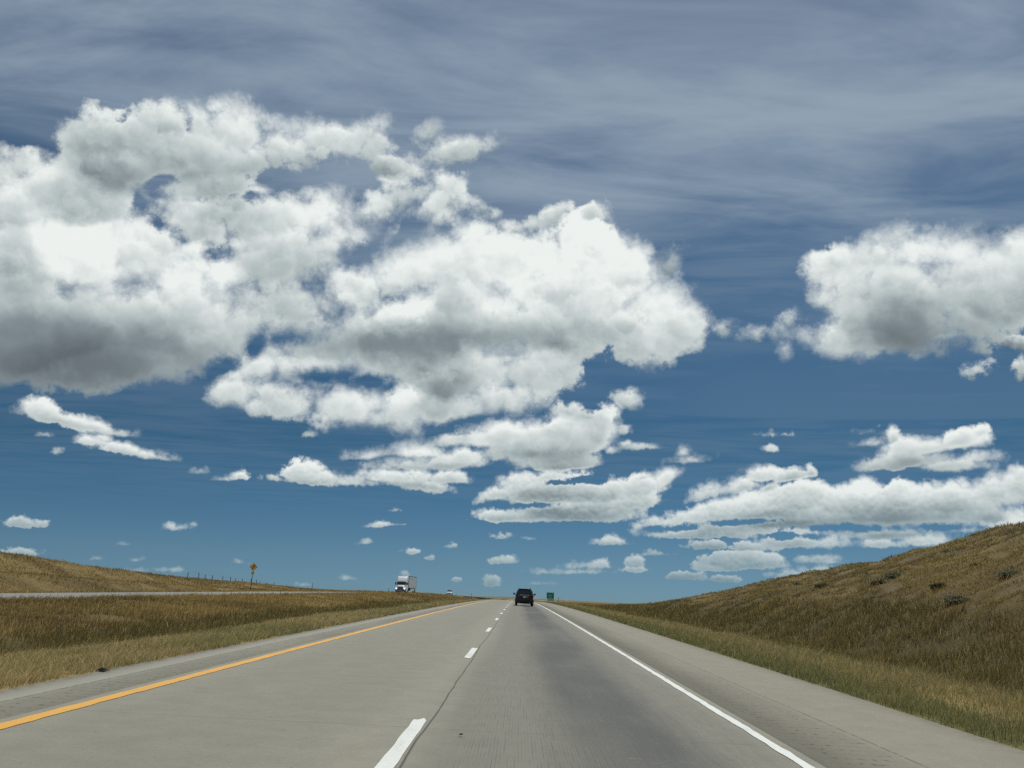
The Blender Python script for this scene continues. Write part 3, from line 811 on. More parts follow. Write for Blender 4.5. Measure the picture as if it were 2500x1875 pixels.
def soil_mat():
    m, b, bs = new_mat('dry_thatch_and_soil')
    at = b.n('ShaderNodeAttribute', attribute_name='cover')
    p = pos(b)
    px, py, pz = b.sep(p)
    f = b.noise(p, 9.0, 6, 0.68)
    g = b.noise(p, 0.32, 6, 0.62)
    s = b.noise(b.comb(b.m('MULTIPLY', px, 0.02), b.m('MULTIPLY', py, 0.007), 0.0), 1.0, 6, 0.6)
    c = b.mixc(b.step(f, 0.28, 0.72, 0.0, 0.75), at.outputs['Color'], b.mixc(1.0, at.outputs['Color'], (0.38, 0.36, 0.34), 'MULTIPLY'))
    c = b.mixc(b.step(g, 0.42, 0.70, 0.0, 0.55), c, b.mixc(1.0, at.outputs['Color'], (1.30, 1.22, 1.05), 'MULTIPLY'))
    c = b.mixc(b.step(s, 0.48, 0.66, 0.0, 0.6), c, b.mixc(1.0, at.outputs['Color'], (0.60, 0.62, 0.62), 'MULTIPLY'))
    # pale bare ground and salt flats out on the plain
    d = b.v('LENGTH', p)
    bare = b.noise(b.comb(b.m('MULTIPLY', px, 0.010), b.m('MULTIPLY', py, 0.0028), 4.0), 1.0, 4, 0.55)
    c = b.mixc(b.m('MULTIPLY', b.step(bare, 0.62, 0.66), b.step(d, 700, 1100)), c, (0.46, 0.43, 0.36))
    b.put(bs.inputs['Base Color'], c)
    bs.inputs['Roughness'].default_value = 0.95
    bs.inputs['Specular IOR Level'].default_value = 0.1
    bump(b, bs, b.m('ADD', f, b.m('MULTIPLY', g, 2.0)), 0.6, 0.08)
    return m


TAN, BROWN, DARK, GREEN, STRAW = (0.26, 0.195, 0.085), (0.155, 0.110, 0.050), (0.105, 0.086, 0.036), (0.150, 0.148, 0.058), (0.36, 0.275, 0.125)


def cover_colour(x, y):
    """Colour of the plant cover of the ground (n x 3)."""
    n = fbm(x * 0.13 + 2, y * 0.13, 31, 4)
    n3 = fbm(x * 0.5 + 8, y * 0.5, 41, 3)
    c = np.empty(x.shape + (3,))
    c[:] = TAN

    def lay(w, col):
        w = np.clip(w, 0, 1)[..., None]
        c[:] = c * (1 - w) + np.array(col) * w
    lay(sstep(n, 0.42, 0.62) * 0.75, BROWN)
    wob = (n3 - 0.5) * 3.0
    lay(sstep(x + wob, -11.2, -10.2) * (x < 0), STRAW)
    lay(sstep(x + wob, -11.2, -9.5) * (x < 0) * sstep(n3, 0.45, 0.62) * 0.7, GREEN)
    lay(sstep(-x - wob * 0.6, 10.8, 12.0) * sstep(16.5 + x + wob * 0.6, 0, 2.5), DARK)
    lay((x > 5) * sstep(10.5 - x + wob * 0.5, 0, 1.2), STRAW)
    lay((x > 5) * sstep(7.0 - x + wob * 0.4, 0, 1.0) * 0.85, GREEN)
    lay(sstep(x + wob * 0.6, 9.3, 10.3) * sstep(16.5 - x + wob, 0, 3.5) * 0.9, DARK)
    lay((x > 13) * (x < 60) * sstep(170 - y, 0, 30) * 0.55, BROWN)
    lay((x > 15) * (x < 60) * sstep(170 - y, 0, 30) * sstep(fbm(x * 0.9 + 4, y * 0.9, 52, 3), 0.60, 0.68) * 0.8, (0.21, 0.165, 0.085))
    d = np.hypot(x, y)
    lay(sstep(d, 300, 1500) * 0.35, (0.20, 0.17, 0.09))
    return c


def make_ground():
    xs = np.unique(np.round(np.concatenate([
        -np.geomspace(90, 9000, 46), np.arange(-90, -40, 1.0), np.arange(-40, -17, 0.5), np.arange(-17, -5.5, 0.35),
        [ROAD_L - 0.02, ROAD_L + 0.1, -3, 0, 3, ROAD_R - 0.1, ROAD_R + 0.02], np.arange(5.6, 14, 0.3), np.arange(14, 40, 0.45), np.arange(40, 62, 1.2),
        np.geomspace(62, 9000, 46)]), 3))
    ys = np.unique(np.round(np.concatenate([np.arange(-60, 0, 3.0), np.arange(0, 70, 0.45), np.arange(70, 140, 0.8), np.arange(140, 300, 2.0), np.geomspace(300, 16000, 150)]), 3))
    X, Y = np.meshgrid(xs, ys)
    Z = ground_z(X, Y)
    o = grid_obj('ground', X, Y, Z, soil_mat())
    c = cover_colour(X, Y).reshape(-1, 3)
    at = o.data.color_attributes.new('cover', 'FLOAT_COLOR', 'POINT')
    at.data.foreach_set('color', np.concatenate([c, np.ones((len(c), 1))], 1).astype(np.float32).ravel())
    tag(o, 'dry rolling prairie ground with ditches and banks', kind='structure')


def strip(name, x0, x1, nx, ys, zf, mat, lift=0.0, side=0.0, ragged=0.0):
    """A sheet along the road between x0(y) and x1(y)."""
    ys = np.asarray(ys, float)
    a = x0(ys) if callable(x0) else np.full_like(ys, x0)
    c = x1(ys) if callable(x1) else np.full_like(ys, x1)
    t = np.linspace(0, 1, nx)
    X = a[:, None] * (1 - t) + c[:, None] * t
    Y = np.repeat(ys[:, None], nx, 1)
    if ragged:
        X[:, 0] += RNG.normal(0, ragged, len(ys))
        X[:, -1] += RNG.normal(0, ragged, len(ys))
    Z = zf(X, Y) + lift
    if side:                                        # a slab edge that goes down into the verge
        X = np.concatenate([X[:, :1], X, X[:, -1:]], 1)
        Y = np.concatenate([Y[:, :1], Y, Y[:, -1:]], 1)
        Z = np.concatenate([Z[:, :1] - side, Z, Z[:, -1:] - side], 1)
    return grid_obj(name, X, Y, Z, mat, smooth=False)


def make_roads():
    ys = np.concatenate([np.arange(-60, 250, 2.0), np.arange(250, 480, 5.0)])
    road = strip('road', -4.82, 2.78, 9, ys, road_z, concrete('worn_concrete_lanes', 'lane'))
    tag(road, 'two lane concrete highway with dark worn wheel paths', kind='structure')
    sr = strip('shoulder', 2.78, ROAD_R, 4, ys, road_z, concrete('shoulder_concrete', 'right'), side=0.16)
    tag(sr, 'wide pale concrete shoulder beside the cut bank', kind='structure')
    sl = strip('shoulder', ROAD_L, -4.82, 3, ys, road_z, concrete('narrow_shoulder_concrete', 'left'), side=0.16)
    tag(sl, 'narrow concrete shoulder beside the median grass', kind='structure')
    white, yellow = paint('white_road_paint', (0.80, 0.82, 0.77), 0.55), paint('yellow_road_paint', (0.82, 0.42, 0.055), 0.40)
    yf = np.concatenate([np.arange(-20, 60, 0.22), np.arange(60, 480, 3.0)])
    yw = strip('yellow_edge_line', -4.685, -4.515, 2, yf, road_z, yellow, 0.006, ragged=0.007)
    tag(yw, 'yellow edge line', kind='structure')
    ww = strip('white_edge_line', 2.555, 2.665, 2, yf, road_z, white, 0.006, ragged=0.006)
    tag(ww, 'white edge line', kind='structure')
    for o in (yw, ww):
        o.parent = road
    rnd = random.Random(4)
    for k in range(-3, 34):
        y0 = 6.6 + 11.5 * k
        # ragged brush-wide ends, slightly skewed
        xs = [-1.085, -1.04, -0.99, -0.945]
        y1 = y0 + 3.1
        n = 12
        v, f = [], []
        for i in range(n + 1):
            t = i / n
            for j, xx in enumerate(xs):
                e = rnd.uniform(-0.10, 0.10) if i in (0, n) else 0.0
                yy = y0 + (y1 - y0) * t + e
                xo = xx + (rnd.uniform(-0.006, 0.006) if j in (0, 3) else 0)
                v.append((xo, yy, float(road_z(xo, yy)) + 0.006))
        for i in range(n):
            for j in range(3):
                a = i * 4 + j
                f.append((a, a + 1, a + 5, a + 4))
        o = mesh_obj('lane_stripe', v, f, white, road)
    # the opposite carriageway
    yo = np.concatenate([np.arange(-60, 300, 3.0), np.arange(300, 620, 8.0)])
    opp = strip('opposite_road', lambda y: opp_mid(y) + OPP_W[0], lambda y: opp_mid(y) + OPP_W[1], 6, yo, opp_z, concrete('opposite_concrete', 'opposite'), side=0.2)
    tag(opp, 'concrete carriageway across the median for oncoming traffic', kind='structure')
    for nm, dx, m in (('white_edge_line', -3.9, white), ('yellow_edge_line', 4.4, yellow)):
        o = strip(nm, lambda y: opp_mid(y) + dx - 0.07, lambda y: opp_mid(y) + dx + 0.07, 2, yo, opp_z, m, 0.005)
        o.parent = opp
    gravel, b, bs = new_mat('pale_gravel')
    p = pos(b)
    b.put(bs.inputs['Base Color'], b.mixc(b.noise(p, 3.0, 5, 0.7), (0.24, 0.215, 0.155), (0.40, 0.37, 0.28)))
    bs.inputs['Roughness'].default_value = 0.95
    yt = np.arange(20, 150, 2.0)
    tr = strip('gravel_track', TRACK_X - 1.1, TRACK_X + 1.1, 4, yt, lambda x, y: ground_z(x, y), gravel, 0.09)
    tag(tr, 'pale gravel track along the grassy berm', kind='structure')


make_ground()
make_roads()


# ------------------------------------------------------------------ grass and weeds (real blades, thinner and denser where they stand near the road)
def grass_mat(name):
    m, b, bs = new_mat(name)
    at = b.n('ShaderNodeAttribute', attribute_name='tint')
    b.put(bs.inputs['Base Color'], at.outputs['Color'])
    bs.inputs['Roughness'].default_value = 0.75
    bs.inputs['Specular IOR Level'].default_value = 0.12
    tr = b.n('ShaderNodeBsdfTranslucent')
    b.put(tr.inputs[0], at.outputs['Color'])
    mx = b.n('ShaderNodeMixShader')
    mx.inputs[0].default_value = 0.35
    out = m.node_tree.nodes['Material Output']
    m.node_tree.links.new(bs.outputs[0], mx.inputs[1])
    m.node_tree.links.new(tr.outputs[0], mx.inputs[2])
    m.node_tree.links.new(mx.outputs[0], out.inputs[0])
    return m


def blades(x, y, h, w, col, lean=0.35, heads=None):
    """Vertices, loops, counts and colours of grass blades rooted at x, y."""
    n = len(x)
    z = ground_z(x, y) - 0.02
    yaw = RNG.uniform(0, 2 * np.pi, n)
    la = RNG.normal(0.9, 1.1, n)                 # the wind lays the grass over, mostly one way
    ll = np.abs(RNG.normal(lean, 0.16, n)) * h
    dx, dy = np.cos(la) * ll, np.sin(la) * ll
    wx, wy = np.cos(yaw) * w * 0.5, np.sin(yaw) * w * 0.5
    hm = h * RNG.uniform(0.5, 0.62, n)
    tipw = np.where(heads, 0.45, 0.10) if heads is not None else np.full(n, 0.12)
    midw = np.where(heads, 0.35, 0.72) if heads is not None else np.full(n, 0.72)
    P = np.empty((n, 6, 3))
    for i, (s, a, ww, zz) in enumerate(((-1, 0, 1, 0), (1, 0, 1, 0), (1, 0.32, midw, hm), (-1, 0.32, midw, hm), (1, 1, tipw, h), (-1, 1, tipw, h))):
        P[:, i, 0] = x + s * wx * ww + dx * a
        P[:, i, 1] = y + s * wy * ww + dy * a
        P[:, i, 2] = z + zz
    base = np.arange(n)[:, None] * 6
    L = np.concatenate([base + np.array([0, 1, 2, 3]), base + np.array([3, 2, 4, 5])], 1)
    C = np.repeat(col[:, None, :], 6, 1)
    C[:, 0:2] *= 0.75                                   # blade colour darker at the base
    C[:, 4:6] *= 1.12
    return P.reshape(-1, 3), L.ravel(), n * 2, C.reshape(-1, 3)


def scatter(x0, x1, y0, y1, dens):
    """Random points in the box, thinned to the sector that can be seen; dens(d) per square metre."""
    out = []
    yy = y0
    while yy < y1:
        st = max(1.0, 0.12 * max(yy, 4))
        ye = min(y1, yy + st)
        hw = 0.84 * ye + 2.0
        a, c = max(x0, -hw), min(x1, hw)
        if c > a:
            d = math.hypot(yy, min(abs(a), abs(c)) if a * c > 0 else 0)
            n = int((c - a) * (ye - yy) * dens(max(d, 6.0)))
            out.append(np.stack([RNG.uniform(a, c, n), RNG.uniform(yy, ye, n)], 1))
        yy = ye
    return np.concatenate(out) if out else np.zeros((0, 2))


def build_grass(name, label, zones, mat):
    V, L, CT, CC, off = [], [], 0, [], 0
    for z in zones:
        pts = scatter(*z['box'], z['dens'])
        x, y = pts[:, 0], pts[:, 1]
        keep = z['mask'](x, y)
        x, y = x[keep], y[keep]
        # clumping
        cl = fbm(x * z.get('cf', 1.1), y * z.get('cf', 1.1), z.get('seed', 5), 3)
        k = RNG.uniform(0, 1, len(x)) < np.clip((cl - z.get('c0', 0.30)) * 4.0, z.get('cmin', 0.12), 1)
        x, y, cl = x[k], y[k], cl[k]
        d = np.hypot(x, y)
        h = z['h'] * RNG.gamma(9, 1 / 9, len(x)) * (0.55 + 0.9 * cl) * (z['hf'](x, y) if 'hf' in z else 1)
        w = np.maximum(z.get('w', 0.007), 0.00065 * d) * RNG.uniform(0.7, 1.3, len(x))
        col = z['col'](x, y)
        g = RNG.normal(1.0, 0.16, (len(x), 1)).clip(0.5, 1.6)
        col = col * g
        hd = (RNG.uniform(0, 1, len(x)) < z.get('heads', 0.0))
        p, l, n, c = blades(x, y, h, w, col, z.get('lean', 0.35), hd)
        V.append(p)
        L.append(l + off)
        off += len(p)
        CT += n
        CC.append(c)
    V, L, CC = np.concatenate(V), np.concatenate(L), np.concatenate(CC)
    o = fast_mesh(name, V, L, np.full(CT, 4), mat)
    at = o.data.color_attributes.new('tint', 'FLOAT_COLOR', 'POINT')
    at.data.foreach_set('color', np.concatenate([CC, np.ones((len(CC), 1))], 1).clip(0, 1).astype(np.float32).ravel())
    tag(o, label, kind='stuff')
    print(name, CT // 2, 'blades')
    return o


def pick(n, cols, wts):
    i = RNG.choice(len(cols), n, p=np.array(wts) / sum(wts))
    return np.array(cols)[i]


def make_grass():
    mat = grass_mat('dry_grass')
    GD = 1.7
    tan = [(0.52, 0.385, 0.150), (0.44, 0.310, 0.115), (0.36, 0.245, 0.085), (0.60, 0.47, 0.21), (0.28, 0.21, 0.080)]
    brown = [(0.225, 0.160, 0.066), (0.170, 0.126, 0.058), (0.280, 0.210, 0.090), (0.135, 0.108, 0.050)]
    green = [(0.275, 0.270, 0.112), (0.215, 0.220, 0.092), (0.330, 0.305, 0.130), (0.40, 0.345, 0.150)]
    straw = [(0.60, 0.48, 0.245), (0.50, 0.395, 0.190), (0.40, 0.31, 0.140), (0.30, 0.28, 0.125)]

    def wob(x, y, s=3.0):
        return (fbm(x * 0.5 + 8, y * 0.5, 41, 3) - 0.5) * s

    def mown_col(x, y):
        n = fbm(x * 0.35, y * 0.22 + 4, 77, 3)
        a, c = pick(len(x), straw, (4, 4, 3, 2)), pick(len(x), green, (3, 2, 3, 2))
        return np.where((RNG.uniform(0, 1, len(x)) < sstep(n, 0.38, 0.66) * 0.8)[:, None], c, a)

    def verge_col(x, y):
        a, c = pick(len(x), straw, (3, 3, 3, 3)), pick(len(x), green, (4, 4, 3, 1))
        t = sstep(x + wob(x, y, 1.5), 6.0, 7.4)
        return np.where((RNG.uniform(0, 1, len(x)) < 0.12 + 0.62 * t)[:, None], a, c)

    def tan_col(x, y):
        n = fbm(x * 0.13 + 2, y * 0.13, 31, 4)
        a, c = pick(len(x), tan, (3, 4, 3, 2, 2)), pick(len(x), brown, (2, 2, 4, 1))
        return np.where((RNG.uniform(0, 1, len(x)) < sstep(n, 0.46, 0.70) * 0.6)[:, None], c, a)

    def bank_col(x, y):
        n = fbm(x * 0.28 + 2, y * 0.28, 61, 4)
        a, c = pick(len(x), tan, (2, 4, 5, 1, 3)) * np.array((0.92, 0.99, 0.88)), pick(len(x), brown, (2, 2, 4, 2))
        col = np.where((RNG.uniform(0, 1, len(x)) < 0.15 + sstep(n, 0.42, 0.62) * 0.6)[:, None], c, a)
        sage = sstep(fbm(x * 0.5 + 7, y * 0.5, 91, 3), 0.66, 0.74)
        return np.where((RNG.uniform(0, 1, len(x)) < sage * 0.8)[:, None], np.array((0.115, 0.125, 0.085)), col)

    def weed_col(x, y):
        a = pick(len(x), brown, (3, 4, 2, 3)) * np.array((0.98, 1.08, 0.92))
        s = pick(len(x), tan, (2, 2, 2, 2, 1))
        return np.where((RNG.uniform(0, 1, len(x)) < 0.22)[:, None], s, a)

    verge = [
        dict(box=(-12.5, -5.9, 2, 60), dens=lambda d: GD * min(420, 5200 / d), mask=lambda x, y: (x + wob(x, y) > -11.2) & (x < -5.97 + 0.10 * fbm(x * 0 + 3, y * 1.7, 8, 2)),
             h=0.115, w=0.008, col=mown_col, lean=0.75, cf=2.2, c0=0.25, cmin=0.3, seed=12),
        dict(box=(-12.5, -5.9, 60, 260), dens=lambda d: GD * 2400 / d, mask=lambda x, y: (x + wob(x, y) > -11.2) & (x < -6.0), h=0.12, col=mown_col, lean=0.6, cf=1.2, c0=0.25, cmin=0.3),
        dict(box=(5.4, 10.5, 2, 60), dens=lambda d: GD * min(460, 5600 / d), mask=lambda x, y: (x > 5.46 - 0.10 * fbm(x * 0 + 3, y * 1.9, 9, 2)) & (x + wob(x, y, 1.5) < 10.0),
             h=0.135, w=0.008, col=verge_col, lean=0.45, cf=2.0, c0=0.25, cmin=0.35, seed=17),
        dict(box=(5.4, 10.5, 60, 300), dens=lambda d: GD * 2400 / d, mask=lambda x, y: (x > 5.48) & (x + wob(x, y, 1.5) < 10.0), h=0.14, col=verge_col, lean=0.45, cf=1.2, c0=0.25, cmin=0.3),
    ]
    build_grass('verge_grass', 'short straw and green grass along the pavement edges', verge, mat)
    weeds = [
        dict(box=(-21, -10, 8, 110), dens=lambda d: GD * min(200, 2900 / d), mask=lambda x, y: (-x - wob(x, y, 1.6) > 11.0) & (x + wob(x, y, 1.8) > -15.3), h=0.22, w=0.009, col=weed_col,
             lean=0.4, heads=0.3, cf=0.9, c0=0.28, cmin=0.15, seed=23),
        dict(box=(9.0, 17.5, 8, 130), dens=lambda d: GD * min(240, 3300 / d), mask=lambda x, y: (x + wob(x, y, 1.8) > 9.4) & (x + wob(x, y) < 14.2), h=0.21, w=0.009, col=weed_col,
             lean=0.4, heads=0.35, cf=0.9, c0=0.24, cmin=0.2, seed=29),
    ]
    build_grass('ditch_weeds', 'tall dark brown weeds standing in the ditches', weeds, mat)

    def open_left(x, y):
        om = opp_mid(y)
        return (x + wob(x, y, 1.8) < -14.2) & (x > om + OPP_W[1] + 0.15)

    def berm(x, y):
        om = opp_mid(y)
        return (x < om + OPP_W[0] - 0.3) & (np.abs(x - (TRACK_X + om + 32.4)) > np.where(y < 150, 1.35, 0.0))
    prairie = [
        dict(box=(-28, -14.5, 14, 70), dens=lambda d: GD * min(130, 2600 / d), mask=open_left, h=0.20, w=0.010, col=tan_col, lean=0.38, heads=0.2, cf=0.8, c0=0.25, cmin=0.2, seed=33),
        dict(box=(-28, -12, 70, 330), dens=lambda d: GD * 1500 / d, mask=open_left, h=0.18, col=tan_col, lean=0.38, cf=0.5, c0=0.25, cmin=0.2, seed=34),
        dict(box=(-110, -37, 40, 260), dens=lambda d: GD * 900 / d, mask=berm, h=0.20, col=tan_col, lean=0.35, heads=0.2, cf=0.35, c0=0.25, cmin=0.2, seed=35),
        dict(box=(13.0, 40, 14, 175), dens=lambda d: GD * min(120, 3300 / d), mask=lambda x, y: (x + wob(x, y) > 12.6) & (fbm(x * 0.9 + 4, y * 0.9, 52, 3) < 0.66), h=0.135, w=0.008, col=bank_col, lean=0.95, heads=0.06, cf=1.3, c0=0.34, cmin=0.22, seed=37),
        dict(box=(8, 80, 120, 340), dens=lambda d: GD * 900 / d, mask=lambda x, y: (x + wob(x, y) > 11) & ((y > 170) | (x > 40) | (x < 14)), h=0.22, col=tan_col, lean=0.35, cf=0.5, c0=0.25, cmin=0.2, seed=38),
    ]
    build_grass('prairie_grass', 'tan dry prairie grass over the median and banks', prairie, mat)


make_grass()


# ------------------------------------------------------------------ modelling helpers for vehicles and signs
def empty(name, loc, rz=0.0, label=None, cat=None, group=None, rx=0.0, ry=0.0):
    o = bpy.data.objects.new(name, None)
    o.empty_display_size = 0.3
    COL.objects.link(o)
    o.location = loc
    o.rotation_euler = (rx, ry, rz)
    return tag(o, label, cat, group)


def bm_obj(name, bm, mat, parent=None, smooth=True, bevel=0.0, seg=2):
    if bevel:
        bmesh.ops.bevel(bm, geom=[e for e in bm.edges if e.is_manifold and e.calc_face_angle(0) > 0.5], offset=bevel, segments=seg, affect='EDGES', profile=0.6, clamp_overlap=True)
    bmesh.ops.recalc_face_normals(bm, faces=bm.faces)
    me = bpy.data.meshes.new(name)
    bm.to_mesh(me)
    bm.free()
    o = bpy.data.objects.new(name, me)
    COL.objects.link(o)
    me.materials.append(mat)
    if smooth:
        me.polygons.foreach_set('use_smooth', [True] * len(me.polygons))
        me.set_sharp_from_angle(angle=math.radians(38))
    if parent:
        o.parent = parent
    return o


def add_box(bm, x0, x1, y0, y1, z0, z1, shear=None):
    """A box; shear(x, y, z) may move its corners."""
    v = []
    for z in (z0, z1):
        for x, y in ((x0, y0), (x1, y0), (x1, y1), (x0, y1)):
            v.append(bm.verts.new(shear(x, y, z) if shear else (x, y, z)))
    for f in ((0, 3, 2, 1), (4, 5, 6, 7), (0, 1, 5, 4), (1, 2, 6, 5), (2, 3, 7, 6), (3, 0, 4, 7)):
        bm.faces.new([v[i] for i in f])


def add_tube(bm, a, c, r, n=10, r2=None):
    a, c = Vector(a), Vector(c)
    d = (c - a).normalized()
    s = d.orthogonal().normalized()
    t = d.cross(s)
    r2 = r if r2 is None else r2
    rings = []
    for p, rr in ((a, r), (c, r2)):
        rings.append([bm.verts.new(p + (s * math.cos(2 * math.pi * k / n) + t * math.sin(2 * math.pi * k / n)) * rr) for k in range(n)])
    for k in range(n):
        bm.faces.new((rings[0][k], rings[0][(k + 1) % n], rings[1][(k + 1) % n], rings[1][k]))
    bm.faces.new(rings[0][::-1])
    bm.faces.new(rings[1])


def add_loft(bm, rings):
    """Skins closed rings of points (same count each) and caps the ends."""
    vs = [[bm.verts.new(p) for p in r] for r in rings]
    n = len(vs[0])
    for a, c in zip(vs[:-1], vs[1:]):
        for k in range(n):
            bm.faces.new((a[k], a[(k + 1) % n], c[(k + 1) % n], c[k]))
    bm.faces.new(vs[0][::-1])
    bm.faces.new(vs[-1])


def rrect(y, hw, z0, z1, rt, rb=0.08, tw=None, n=4):
    """Cross-section of a car body at y: rounded rectangle of half width hw (tw at its top)."""
    tw = hw if tw is None else tw
    pts = []
    for cx, cz, r, a0 in ((hw - rb, z0 + rb, rb, -90), (tw - rt, z1 - rt, rt, 0), (-(tw - rt), z1 - rt, rt, 90), (-(hw - rb), z0 + rb, rb, 180)):
        for k in range(n + 1):
            a = math.radians(a0 + 90 * k / n)
            pts.append((cx + r * math.cos(a), y, cz + r * math.sin(a)))
    return pts


def part(name, fn, mat, parent, bevel=0.0, smooth=True, seg=2):
    bm = bmesh.new()
    fn(bm)
    return bm_obj(name, bm, mat, parent, smooth, bevel, seg)


def box_part(name, dims, mat, parent, bevel=0.0, shear=None):
    return part(name, lambda bm: add_box(bm, *dims, shear=shear), mat, parent, bevel)


def add_wheel(parent, x, y, r, w, mats, dual=False):
    """wheel > tyre, rim, hub; x is the middle of the tread."""
    tyre_m, rim_m = mats
    prof_ = [(r * 0.60, -w / 2 * 0.92), (r * 0.80, -w / 2), (r * 0.95, -w / 2 * 0.96), (r, -w / 2 * 0.72), (r, w / 2 * 0.72), (r * 0.95, w / 2 * 0.96), (r * 0.80, w / 2), (r * 0.60, w / 2 * 0.92)]

    def lathe(bm, pr, n=28):
        rings = [[bm.verts.new((x + dx, y + rr * math.cos(2 * math.pi * k / n), r + rr * math.sin(2 * math.pi * k / n))) for k in range(n)] for rr, dx in pr]
        for a, c in zip(rings, rings[1:] + rings[:1]):
            for k in range(n):
                bm.faces.new((a[k], a[(k + 1) % n], c[(k + 1) % n], c[k]))
    ty = part('tyre', lambda bm: lathe(bm, prof_), tyre_m, parent)
    s = 1 if x > 0 else -1

    def rim(bm):
        lathe(bm, [(r * 0.62, -w / 2 * 0.8), (r * 0.62, w / 2 * 0.8), (r * 0.54, w / 2 * 0.7), (r * 0.54, -w / 2 * 0.7)])
        for k in range(5):
            a = 2 * math.pi * k / 5
            add_tube(bm, (x + s * w * 0.28, y, r), (x + s * w * 0.28, y + r * 0.57 * math.cos(a), r + r * 0.57 * math.sin(a)), r * 0.11, 6)
        add_tube(bm, (x + s * w * 0.10, y, r), (x + s * w * 0.36, y, r), r * 0.17, 12)
    ri = part('rim', rim, rim_m, parent)
    ri.parent = ty
    return ty


M = {}


def make_materials():
    M['black_paint'] = simple('black_car_paint', (0.006, 0.0055, 0.006), 0.25, 0, 0.35, 0.35)
    M['trim'] = simple('black_plastic', (0.018, 0.018, 0.018), 0.55, vary=0.3)
    M['rubber'] = simple('tyre_rubber', (0.016, 0.016, 0.016), 0.85, vary=0.3)
    M['alloy'] = simple('alloy_rim', (0.35, 0.35, 0.36), 0.35, 0.9)
    M['chrome'] = simple('chrome', (0.75, 0.76, 0.78), 0.12, 1.0)
    M['dark_glass'] = simple('tinted_glass', (0.008, 0.010, 0.011), 0.06, 0, 0.6)
    M['red_lens'] = simple('red_lamp_lens', (0.42, 0.014, 0.018), 0.18, 0, 0.5)
    M['white_lens'] = simple('clear_lamp_lens', (0.75, 0.77, 0.78), 0.12, 0, 0.6)
    M['plate'] = simple('licence_plate', (0.70, 0.72, 0.74), 0.4)
    M['plate_ink'] = simple('plate_ink', (0.10, 0.10, 0.14), 0.5)
    M['white_paint'] = simple('white_vehicle_paint', (0.82, 0.83, 0.82), 0.25, 0, 0.5, 0.6, vary=0.10)
    M['trailer_skin'] = simple('grey_white_trailer_skin', (0.50, 0.52, 0.52), 0.45, vary=0.25)
    M['frame_metal'] = simple('dark_chassis_metal', (0.03, 0.03, 0.032), 0.6, 0.3, vary=0.4)
    M['grey_bumper'] = simple('grey_bumper_plastic', (0.16, 0.165, 0.17), 0.45)
    M['galv'] = simple('galvanised_steel', (0.32, 0.34, 0.35), 0.5, 0.6, vary=0.4)
    M['post_wood'] = simple('weathered_post_wood', (0.085, 0.070, 0.052), 0.85, vary=0.5)
    M['sign_yellow'] = simple('yellow_sign_sheeting', (0.95, 0.48, 0.02), 0.45, vary=0.08)
    M['plaque_yellow'] = simple('pale_yellow_plaque_sheeting', (0.85, 0.78, 0.12), 0.45)
    M['sign_black'] = simple('black_sign_ink', (0.012, 0.012, 0.012), 0.5)
    M['sign_green'] = simple('green_sign_sheeting', (0.006, 0.25, 0.13), 0.42, vary=0.08)
    M['sign_blue'] = simple('blue_sign_sheeting', (0.03, 0.25, 0.42), 0.42)
    M['sign_white'] = simple('white_sign_legend', (0.85, 0.87, 0.85), 0.4)
    M['rust_post'] = simple('brown_steel_post', (0.075, 0.060, 0.050), 0.7, 0.3, vary=0.5)
    m, b, bs = new_mat('lit_headlamp')
    bs.inputs['Base Color'].default_value = (0.9, 0.9, 0.85, 1)
    bs.inputs['Emission Color'].default_value = (1.0, 0.95, 0.84, 1)
    bs.inputs['Emission Strength'].default_value = 6.0
    M['lit_lamp'] = m


